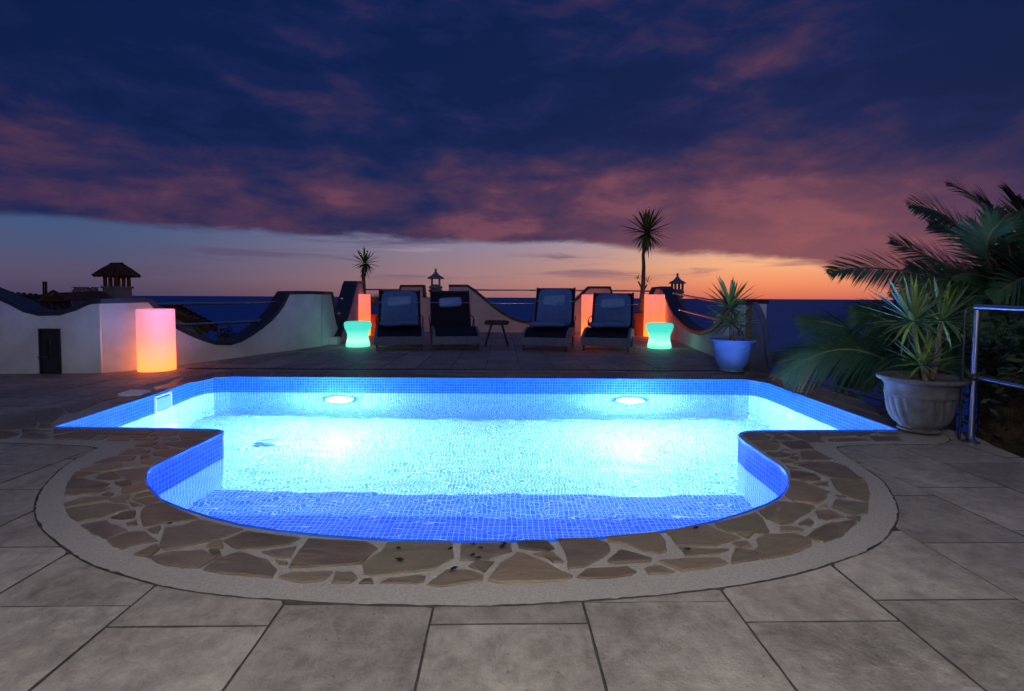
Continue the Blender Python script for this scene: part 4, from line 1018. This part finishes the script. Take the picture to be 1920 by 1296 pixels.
for k, (b, mm, tp, dd) in enumerate([
    ((1880,560),(1690,508),(1546,513),(5.4,5.1,4.9)), ((1880,550),(1760,490),(1667,450),(5.5,5.6,5.7)), ((1890,545),(1800,425),(1697,385),(5.4,5.2,5.0)),
    ((1895,540),(1850,400),(1772,345),(5.5,5.5,5.5)), ((1905,540),(1925,420),(1880,352),(5.5,5.3,5.0)), ((1905,545),(1990,430),(2010,370),(5.5,5.2,5.0)),
    ((1900,560),(1810,520),(1660,560),(5.3,4.8,4.5)), ((1895,560),(1850,470),(1900,400),(5.2,4.6,4.3)), ((1900,570),(1830,540),(1720,600),(5.6,6.0,6.2)),
    ((1900,550),(1960,480),(2060,500),(5.5,5.2,5.0)), ((1905,560),(1980,540),(2060,600),(5.5,5.2,5.0)), ((1900,570),(1870,545),(1830,640),(5.0,4.5,4.2)), ((1905,565),(1930,520),(1850,560),(5.0,4.3,4.0)),
    ((1900,570),(1780,560),(1640,640),(5.6,5.9,6.0)), ((1900,550),(1820,450),(1740,420),(5.9,6.1,6.2)), ((1905,545),(1880,430),(1830,370),(5.3,5.0,4.8)), ((1900,555),(1780,520),(1700,500),(5.8,6.1,6.3)),
    ((1905,550),(1950,470),(1930,380),(5.8,6.0,6.1)), ((1900,560),(1850,520),(1780,520),(5.2,4.8,4.6)), ((1905,560),(1900,500),(1860,470),(5.1,4.7,4.4))]):
    frond(palm, fd_(b, mm, tp, *dd), 0.46, 66, 60+k, droop=0.12, roll=(0.9,0.8,1.1,0.9,0.7,1,0.9,.2,.8,1,1,.9,1.2,.7,1,.8,.9,1,.6,.7)[k])
pc2 = D(1735,690,5.3)
palm2 = thing('date_palm', 'low date palm whose fronds arch over the rail beside the pool', 'palm tree', (pc2.x, pc2.y, 0))
MB().tube([(0,0,-3),(0,0,pc2.z-.3),(0,0,pc2.z)], [0.3,0.26,0.2], 14).build('trunk', M['bark'], palm2, smooth=True)
for k, (b, mm, tp, dd) in enumerate([
    ((1720,720),(1590,655),(1462,712),(5.2,5.0,5.1)), ((1725,690),(1610,622),(1490,600),(5.4,5.5,5.5)), ((1730,690),(1550,655),(1405,690),(5.6,6.3,6.9)),
    ((1740,680),(1680,610),(1590,585),(5.4,5.2,5.1)), ((1745,680),(1740,590),(1690,520),(5.4,5.2,5.1)), ((1760,690),(1830,620),(1900,640),(5.3,5.0,4.8)),
    ((1740,700),(1650,680),(1580,740),(5.3,5.5,5.7)), ((1750,690),(1800,600),(1810,530),(5.6,5.6,5.6)), ((1735,690),(1640,650),(1520,650),(5.6,6.2,6.6)), ((1750,710),(1800,680),(1830,760),(5.2,4.9,4.7)), ((1745,700),(1700,660),(1690,750),(5.0,4.7,4.6))]):
    frond(palm2, fd_(b, mm, tp, *dd), 0.54, 44, 90+k, droop=0.36, wid=1.35, spread=0.95, roll=(1.1,.9,.8,1.2,.7,1,1.1,.8,.9,1,1.2)[k])
# dense dark hedge below and behind the railing
rh = random.Random(77); mb = MB()
for k in range(15000):
    u = rh.random(); y = rh.uniform(1.2, 7.6)
    x = 3.75+rh.random()**1.3*3.6+(0.25 if y > 5 else 0)
    topz = (0.82 if x-0.42*y > 2.0 else -0.12-0.5*max(0, y-5.2)) + 0.10*math.sin(y*3)+0.08*math.sin(x*5); z = topz-abs(rh.gauss(0,.30)) if rh.random() < .75 else rh.uniform(-1.4, topz)
    if z > topz: continue
    p = V((x,y,z)); a = rh.uniform(0,6.28); e = rh.uniform(-.9,.9); d = V((math.cos(a)*math.cos(e), math.sin(a)*math.cos(e), math.sin(e))); s_ = d.orthogonal().normalized(); L_ = rh.uniform(.05,.12)
    mb.add([p, p+d*L_*.5+s_*L_*.2, p+d*L_, p+d*L_*.5-s_*L_*.2], [(0,1,2,3)])
hg = mb.build('hedge', M['hedge']); tag(hg, 'dense dark hedge beyond the steel railing at the right edge', 'hedge')
for side, (x0, x1, ya, yb, zt) in enumerate([(4.6,7.6,0.6,4.6,0.6),(4.1,7.6,4.7,6.2,-0.5)]):
    pass

# steel railing on the right
pA = G(1820,830); zt = wall_pt(pA, pA+V((1,0,0)), 1825, 576).z
rg = thing('steel_railing', 'shiny steel railing with a tall post and two rails at the right edge', 'railing', pA)
MB().tube([(0,0,0),(0,0,zt)],0.019,14).build('post', M['steel'], rg, smooth=True)
MB().tube([(-.032,.05,0.01),(-.032,.05,zt-.02)],0.007,10).build('post', M['dark_metal'], rg, smooth=True)
MB().lathe([(0.05,0),(0.05,.008),(0.03,.014),(0.02,.03)],20).build('base_plate', M['steel'], rg, smooth=True)
e1 = D(1990,583.5,pA.y-.42)-pA; e0 = V((0,0,zt)); MB().tube([e0-V((.012,0,0)), e1],0.019,14).build('top_rail', M['steel'], rg, smooth=True)
e2 = D(1990,741,pA.y-.42)-pA; zm = wall_pt(pA, pA+V((1,0,0)), 1822, 707).z; MB().tube([(0,0,zm), e2],0.014,14).build('mid_rail', M['steel'], rg, smooth=True)
MB().soft((0,-.01,zm),(0.06,0.05,0.05),0.7).build('clamp', M['dark_metal'], rg, smooth=True)
r0, r1 = G(1478,702,0.06), G(1668,752.5,0.06)
lr = thing('low_rail', 'low steel rail along the drop right of the pool, under the palm fronds', 'railing', r0)
MB().tube([(0,0,0), r1-r0],0.020,14).build('rail', M['steel'], lr, smooth=True)
for k in (0.05, .35, .65, .95):
    q = (r1-r0)*k; MB().tube([q, q+V((0,0,-.25))],0.014,10).build('post', M['steel'], lr, smooth=True)

# ================================================================== STONE LANTERNS
def stone_lantern(px, ytop, yroof, wroof, depth, label, stack):
    k = depth/F; c = D(px, yroof, depth); zr = c.z; s_ = wroof*k/0.47
    o = thing('stone_lantern', label, 'stone lantern', (c.x, depth, 0), R(8), 'cast stone lanterns outside the back wall')
    MB().lathe([(0.235*s_,zr-.03*s_),(0.24*s_,zr-.015*s_),(0.20*s_,zr+.02*s_),(0.11*s_,zr+.07*s_),(0.07*s_,zr+.12*s_),(0.045*s_,zr+.15*s_)],24).build('roof', M['lantern'], o, smooth=True)
    MB().lathe([(0.045*s_,zr+.15*s_),(0.03*s_,zr+.17*s_),(0.028*s_,zr+.23*s_),(0.036*s_,zr+.245*s_),(0.02*s_,zr+.26*s_)],16).build('finial', M['lantern'], o, smooth=True)
    for sx_ in (-1,1):
        for sy_ in (-1,1): MB().box((sx_*.105*s_,sy_*.105*s_,zr-.11*s_),(.055*s_,.055*s_,.165*s_)).build('pillar', M['lantern'], o, bevel=.006)
    MB().box((0,0,zr-.21*s_),(.27*s_,.27*s_,.04*s_)).build('fire_box_base', M['lantern'], o, bevel=.008)
    MB().lathe([(0.14*s_,zr-.32*s_),(0.19*s_,zr-.30*s_),(0.19*s_,zr-.25*s_),(0.15*s_,zr-.23*s_)],24).build('platform', M['lantern'], o, smooth=True)
    rr_ = random.Random(px); z = zr-.32*s_; 
    while z > -1.5:
        h = rr_.uniform(.09,.14); MB().soft((rr_.uniform(-.02,.02),0,z-h/2),(.36*s_*rr_.uniform(.85,1.15),.34*s_,h*1.02),0.4,24,8).build('pedestal_stone', M['lantern'], o, smooth=True); z -= h
stone_lantern(817, 505, 521, 31, 14.6, 'grey stone lantern with a conical roof behind the middle of the back wall', 1)
stone_lantern(1270, 514, 530, 31, 14.4, 'grey stone lantern on a stacked stone pedestal behind the right parapet', 1)

# ================================================================== NEIGHBOURING ROOFTOPS (left)
def tiled_roof(name_root, quad, nx_, ny_, r=0.07):
    """quad: eave-left, eave-right, ridge-right, ridge-left; barrel tiles as parts"""
    a, b, c, d = quad; mesh = None; o = name_root.location
    nrm = (b-a).cross(d-a).normalized()
    if nrm.z < 0: nrm = -nrm
    MB().add([p-o-nrm*.03 for p in (a,b,c,d)]+[p-o-nrm*.12 for p in (a,b,c,d)], [(0,1,2,3),(7,6,5,4),(0,4,5,1),(1,5,6,2),(2,6,7,3),(3,7,4,0)]).build('roof_deck', M['rooftile'], name_root)
    rr_ = random.Random(nx_*7+ny_)
    for i in range(nx_):
        u = (i+.5)/nx_
        for j in range(ny_):
            p0 = a.lerp(b,u).lerp(d.lerp(c,u), j/ny_-0.02); p1 = a.lerp(b,u).lerp(d.lerp(c,u), (j+1)/ny_+0.03)
            ax = (p1-p0); Lx = ax.length; ax.normalize(); sd = ax.cross(nrm).normalized()
            rad = (b-a).length/nx_*0.5
            mb = MB(); vv = []; jit = rr_.uniform(-.012,.012)
            for q, rr2, lift in ((p0, rad*1.02, .0), (p1, rad*.85, .02)):
                for k in range(7):
                    an = math.pi*k/6; vv.append(q-o+sd*(math.cos(an)*rr2+jit)+nrm*(math.sin(an)*rr2*.8-.02+lift*(-1)))
            mb.add(vv, [(k,k+1,7+k+1,7+k) for k in range(6)]); mb.build('tile', M['rooftile'], name_root)
hd_ = 10.5
cbase = D(120,560,hd_+1)
h0 = thing('neighbour_house', 'neighbouring house with a mossy barrel tile roof beyond the left wall', 'house', (cbase.x,cbase.y,-3))
q = [D(-60,602,8.6), D(150,604,8.8), D(128,556,11.2), D(-60,541,11.4)]
tiled_roof(h0, q, 17, 9)
MB().add([p-h0.location for p in (q[0]+V((0,.1,-.1)), q[1]+V((0,.1,-.1)), q[1]+V((0,.1,-2.9)), q[0]+V((0,.1,-2.9)), q[2]+V((0,0,-.12)), q[3]+V((0,0,-.12)), q[2]+V((0,0,-3)), q[3]+V((0,0,-3)))], [(0,3,2,1),(1,2,6,4),(4,6,7,5),(5,7,3,0)]).build('wall', M['cream'], h0)
# small gable on that roof
ga, gb, gc_ = D(78,566,10.4), D(132,566,10.4), D(103,549,10.4)
mb = MB(); bk_ = V((0,1.2,.05)); mb.add([p-h0.location for p in (ga,gb,gc_,ga+bk_,gb+bk_,gc_+bk_)], [(0,1,2),(0,2,5,3),(1,4,5,2)]); mb.build('gable', M['rooftile'], h0)
for s_, e_ in ((ga,gc_),(gb,gc_)):
    MB().tube([s_-h0.location+V((0,-.04,.02)), e_-h0.location+V((0,-.04,.03))],0.035,8).build('ridge_tile', M['rooftile'], h0, smooth=True)
vp_ = D(84,545,11.0); MB().tube([vp_-h0.location+V((0,0,-.3)), D(84,528,11.0)-h0.location],0.04,12).build('vent_pipe', M['dark_metal'], h0, smooth=True)
# perforated vent box
vb = D(160,549,12.2); bx = thing('vent_block', 'squat pierced concrete chimney vent left of the tiled chimney', 'chimney', (vb.x,vb.y,0))
kk = 12.2/F; w_, h_ = 28*kk, 20*kk; zb = vb.z-h_/2
for j in range(5):
    z = zb+h_*(j+.5)/5
    MB().box((0,0,zb+h_*j/4.0),(w_,w_,h_*0.07)).build('slab', M['chimney'], bx)
for j in range(4):
    for i in range(5):
        x = -w_/2+.03+(w_-.06)*(i/4)+(w_/10 if j%2 else 0); x = min(x, w_/2-.025)
        for yy in (-w_/2+.03, w_/2-.03): MB().box((x,yy,zb+h_*(j+.5)/4.0),(w_*.08,.05,h_*.18)).build('block', M['chimney'], bx)
MB().box((0,0,zb-1.6),(w_*.9,w_*.9,3.1)).build('base', M['chimney'], bx)
# chimney with tiled cap
cd = 12.6; cc = D(220,540,cd); kk = cd/F
ch = thing('chimney', 'tall chimney with open pillars under a little tiled roof', 'chimney', (cc.x,cd,0), R(-14))
bw_ = 31*kk; z0_ = D(220,562,cd).z-3; z1_ = D(220,540.5,cd).z; z2_ = D(220,519,cd).z; z3_ = D(220,497,cd).z
MB().box((0,0,(z0_+z1_)/2),(bw_,bw_,z1_-z0_)).build('shaft', M['chimney'], ch)
MB().box((0,0,z1_+.02),(bw_*1.16,bw_*1.16,.05)).build('ledge', M['chimney'], ch, bevel=.006)
for ix in range(3):
    for iy in (-1,1):
        x = -bw_/2+.04+(bw_-.08)*ix/2; MB().box((x,iy*(bw_/2-.04),(z1_+z2_)/2+.02),(.06,.06,z2_-z1_+.02)).build('pillar', M['terracotta'], ch)
hw_ = 25.5*kk; zr_ = z2_+.02; rl = hw_*.42
V4 = [V((-hw_,-hw_,zr_)),V((hw_,-hw_,zr_)),V((hw_,hw_,zr_)),V((-hw_,hw_,zr_)),V((-rl,-.03,z3_)),V((rl,-.03,z3_)),V((rl,.03,z3_)),V((-rl,.03,z3_))]
MB().add(V4, [(0,1,5,4),(1,2,6,5),(2,3,7,6),(3,0,4,7),(4,5,6,7),(3,2,1,0)]).build('cap_roof', M['rooftile'], ch)
for f_ in ((0,1,5,4),(1,2,6,5),(3,0,4,7),(2,3,7,6)):
    a,b,c,d = (V4[i] for i in f_)
    for i in range(7):
        u = (i+.5)/7; p0 = a.lerp(b,u)-V((0,0,.015)); p1 = d.lerp(c,u); p0 = p0+(p0-p1)*.06
        MB().tube([p0+V((0,0,.02)),p0.lerp(p1,.5)+V((0,0,.028)),p1+V((0,0,.01))],[.044,.04,.036],7).build('tile', M['rooftile'], ch, smooth=True)
MB().tube([(-rl-.04,0,z3_+.015),(rl+.04,0,z3_+.015)],.045,8).build('ridge_tile', M['rooftile'], ch, smooth=True)
# second roof: gable end with cream wall, right of the lilac cylinder
ge = 11.0
h2_ = thing('neighbour_house', 'lower cream house end with a sloping tile roof seen through the left scoop', 'house', (D(345,620,ge).x, ge, -3))
q2 = [D(396,616,9.6), D(396,612,ge+1.2), D(326,575,ge+1.4), D(318,578,9.8)]
tiled_roof(h2_, [q2[0],q2[1],q2[2],q2[3]], 9, 8)
MB().add([p-h2_.location for p in (D(300,592,9.9),D(322,580,9.9),D(376,611,9.9),D(374,680,9.9),D(300,690,9.9),D(374,680,12),D(376,611,12))], [(0,4,3,2,1),(2,3,5,6)]).build('wall', M['cream'], h2_)
for s_ in range(7):
    a = q2[0].lerp(q2[3], s_/7)+V((0,-.06,.0)); b = q2[0].lerp(q2[3], (s_+1.08)/7)+V((0,-.06,.015))
    MB().tube([a-h2_.location,b-h2_.location],[.06,.05],8).build('verge_tile', M['rooftile'], h2_, smooth=True)
# little shrubs at the bottom of the scoop
def shrub(px, py, dep, hgt, label, seed, flowers=False):
    c = D(px, py, dep); o = thing('garden_shrub', label, 'shrub', (c.x, c.y, c.z-.2)); r_ = random.Random(seed)
    for k in range(6):
        a = r_.uniform(0,6.28); tip = V((math.cos(a)*hgt*.4, math.sin(a)*hgt*.3, .2+hgt*r_.uniform(.6,1)))
        MB().tube([(0,0,0),tip*.5+V((0,0,.04)),tip],[.010,.007,.004],6).build('stem', M['trunk'], o)
        for j in range(9):
            u = r_.uniform(.3,1); p = tip*u+V((r_.uniform(-.04,.04),r_.uniform(-.04,.04),r_.uniform(-.02,.04)))
            key = ('sh', flowers and j%2==0)
            if key not in BL: BL[key] = [blade_mesh('leaf', M['dry'] if key[1] else M['yucca'], .085, .028, .3)]
            l = bpy.data.objects.new('leaf', BL[key][0]); COL.objects.link(l); l.parent = o; l.location = p; l.rotation_euler = (r_.uniform(-.7,.9),r_.uniform(-.6,.6),r_.uniform(0,6.28))
shrub(386, 640, 9.6, .42, 'leafy shrub against the cream gable in the left scoop', 5)
shrub(415, 645, 9.2, .34, 'dark leafed shrub in the middle of the left scoop', 6)
shrub(428, 645, 9.3, .30, 'pale flowering shrub at the right of the left scoop', 7, True)

# ================================================================== SMALL THINGS ON THE COPING
rl_ = random.Random(4)
for (x, y) in ((887,1021),(901,1028),(945,1019),(942,1024),(886,1041),(897,1046),(747,1028),(749,1049),(851,1066),(844,1029),(1289,1030),(1305,990),(318,982)):
    g_ = G(x, y, .023); mb = MB(); a = rl_.uniform(-.5,.9); L_ = rl_.uniform(.009,.017)
    d = V((math.cos(a),math.sin(a),0)); s_ = V((-d.y,d.x,0))
    pts = [d*L_*-1, d*L_*-.4+s_*L_*.4, d*L_*.3+s_*L_*.25+V((0,0,.003)), d*L_, d*L_*.3-s_*L_*.3, d*L_*-.4-s_*L_*.35+V((0,0,.002))]
    mb.add(pts+[p+V((0,0,.0025)) for p in pts], [tuple(range(6,12)), tuple(range(6))[::-1]]+[(i,(i+1)%6,6+(i+1)%6,6+i) for i in range(6)])
    o = mb.build('fallen_leaf', M['litter'], loc=g_); tag(o, 'tiny dark curled leaf fragment lying on the front coping stones', 'fallen leaf', 'leaf fragments on the coping stones')

# ================================================================== HOUSE WALL AND ITS TERRACE LAMP (behind the camera)
hwall = MB().box((0,-0.85,1.4),(8.0,0.3,3.0)).build('house_wall', M['plaster']); tag(hwall, 'plain white house wall facing the pool', kind='structure')
wl = thing('wall_lamp', 'opal globe wall lamp lighting the terrace from the house wall', 'wall lamp', (0.1,-0.42,2.15))
MB().lathe([(0.01,-.13),(0.06,-.118),(0.1,-.085),(0.125,-.03),(0.13,0),(0.125,.03),(0.1,.085),(0.06,.118),(0.01,.13)],32).build('globe', M['globe'], wl, smooth=True)
MB().tube([(0,-.24,-.05),(0,-.12,-.16),(0,0,-.15)],0.018,8).build('bracket', M['dark_metal'], wl, smooth=True)
print('stones', nst, 'slabs', len(slabs), 'objects', len(bpy.data.objects))
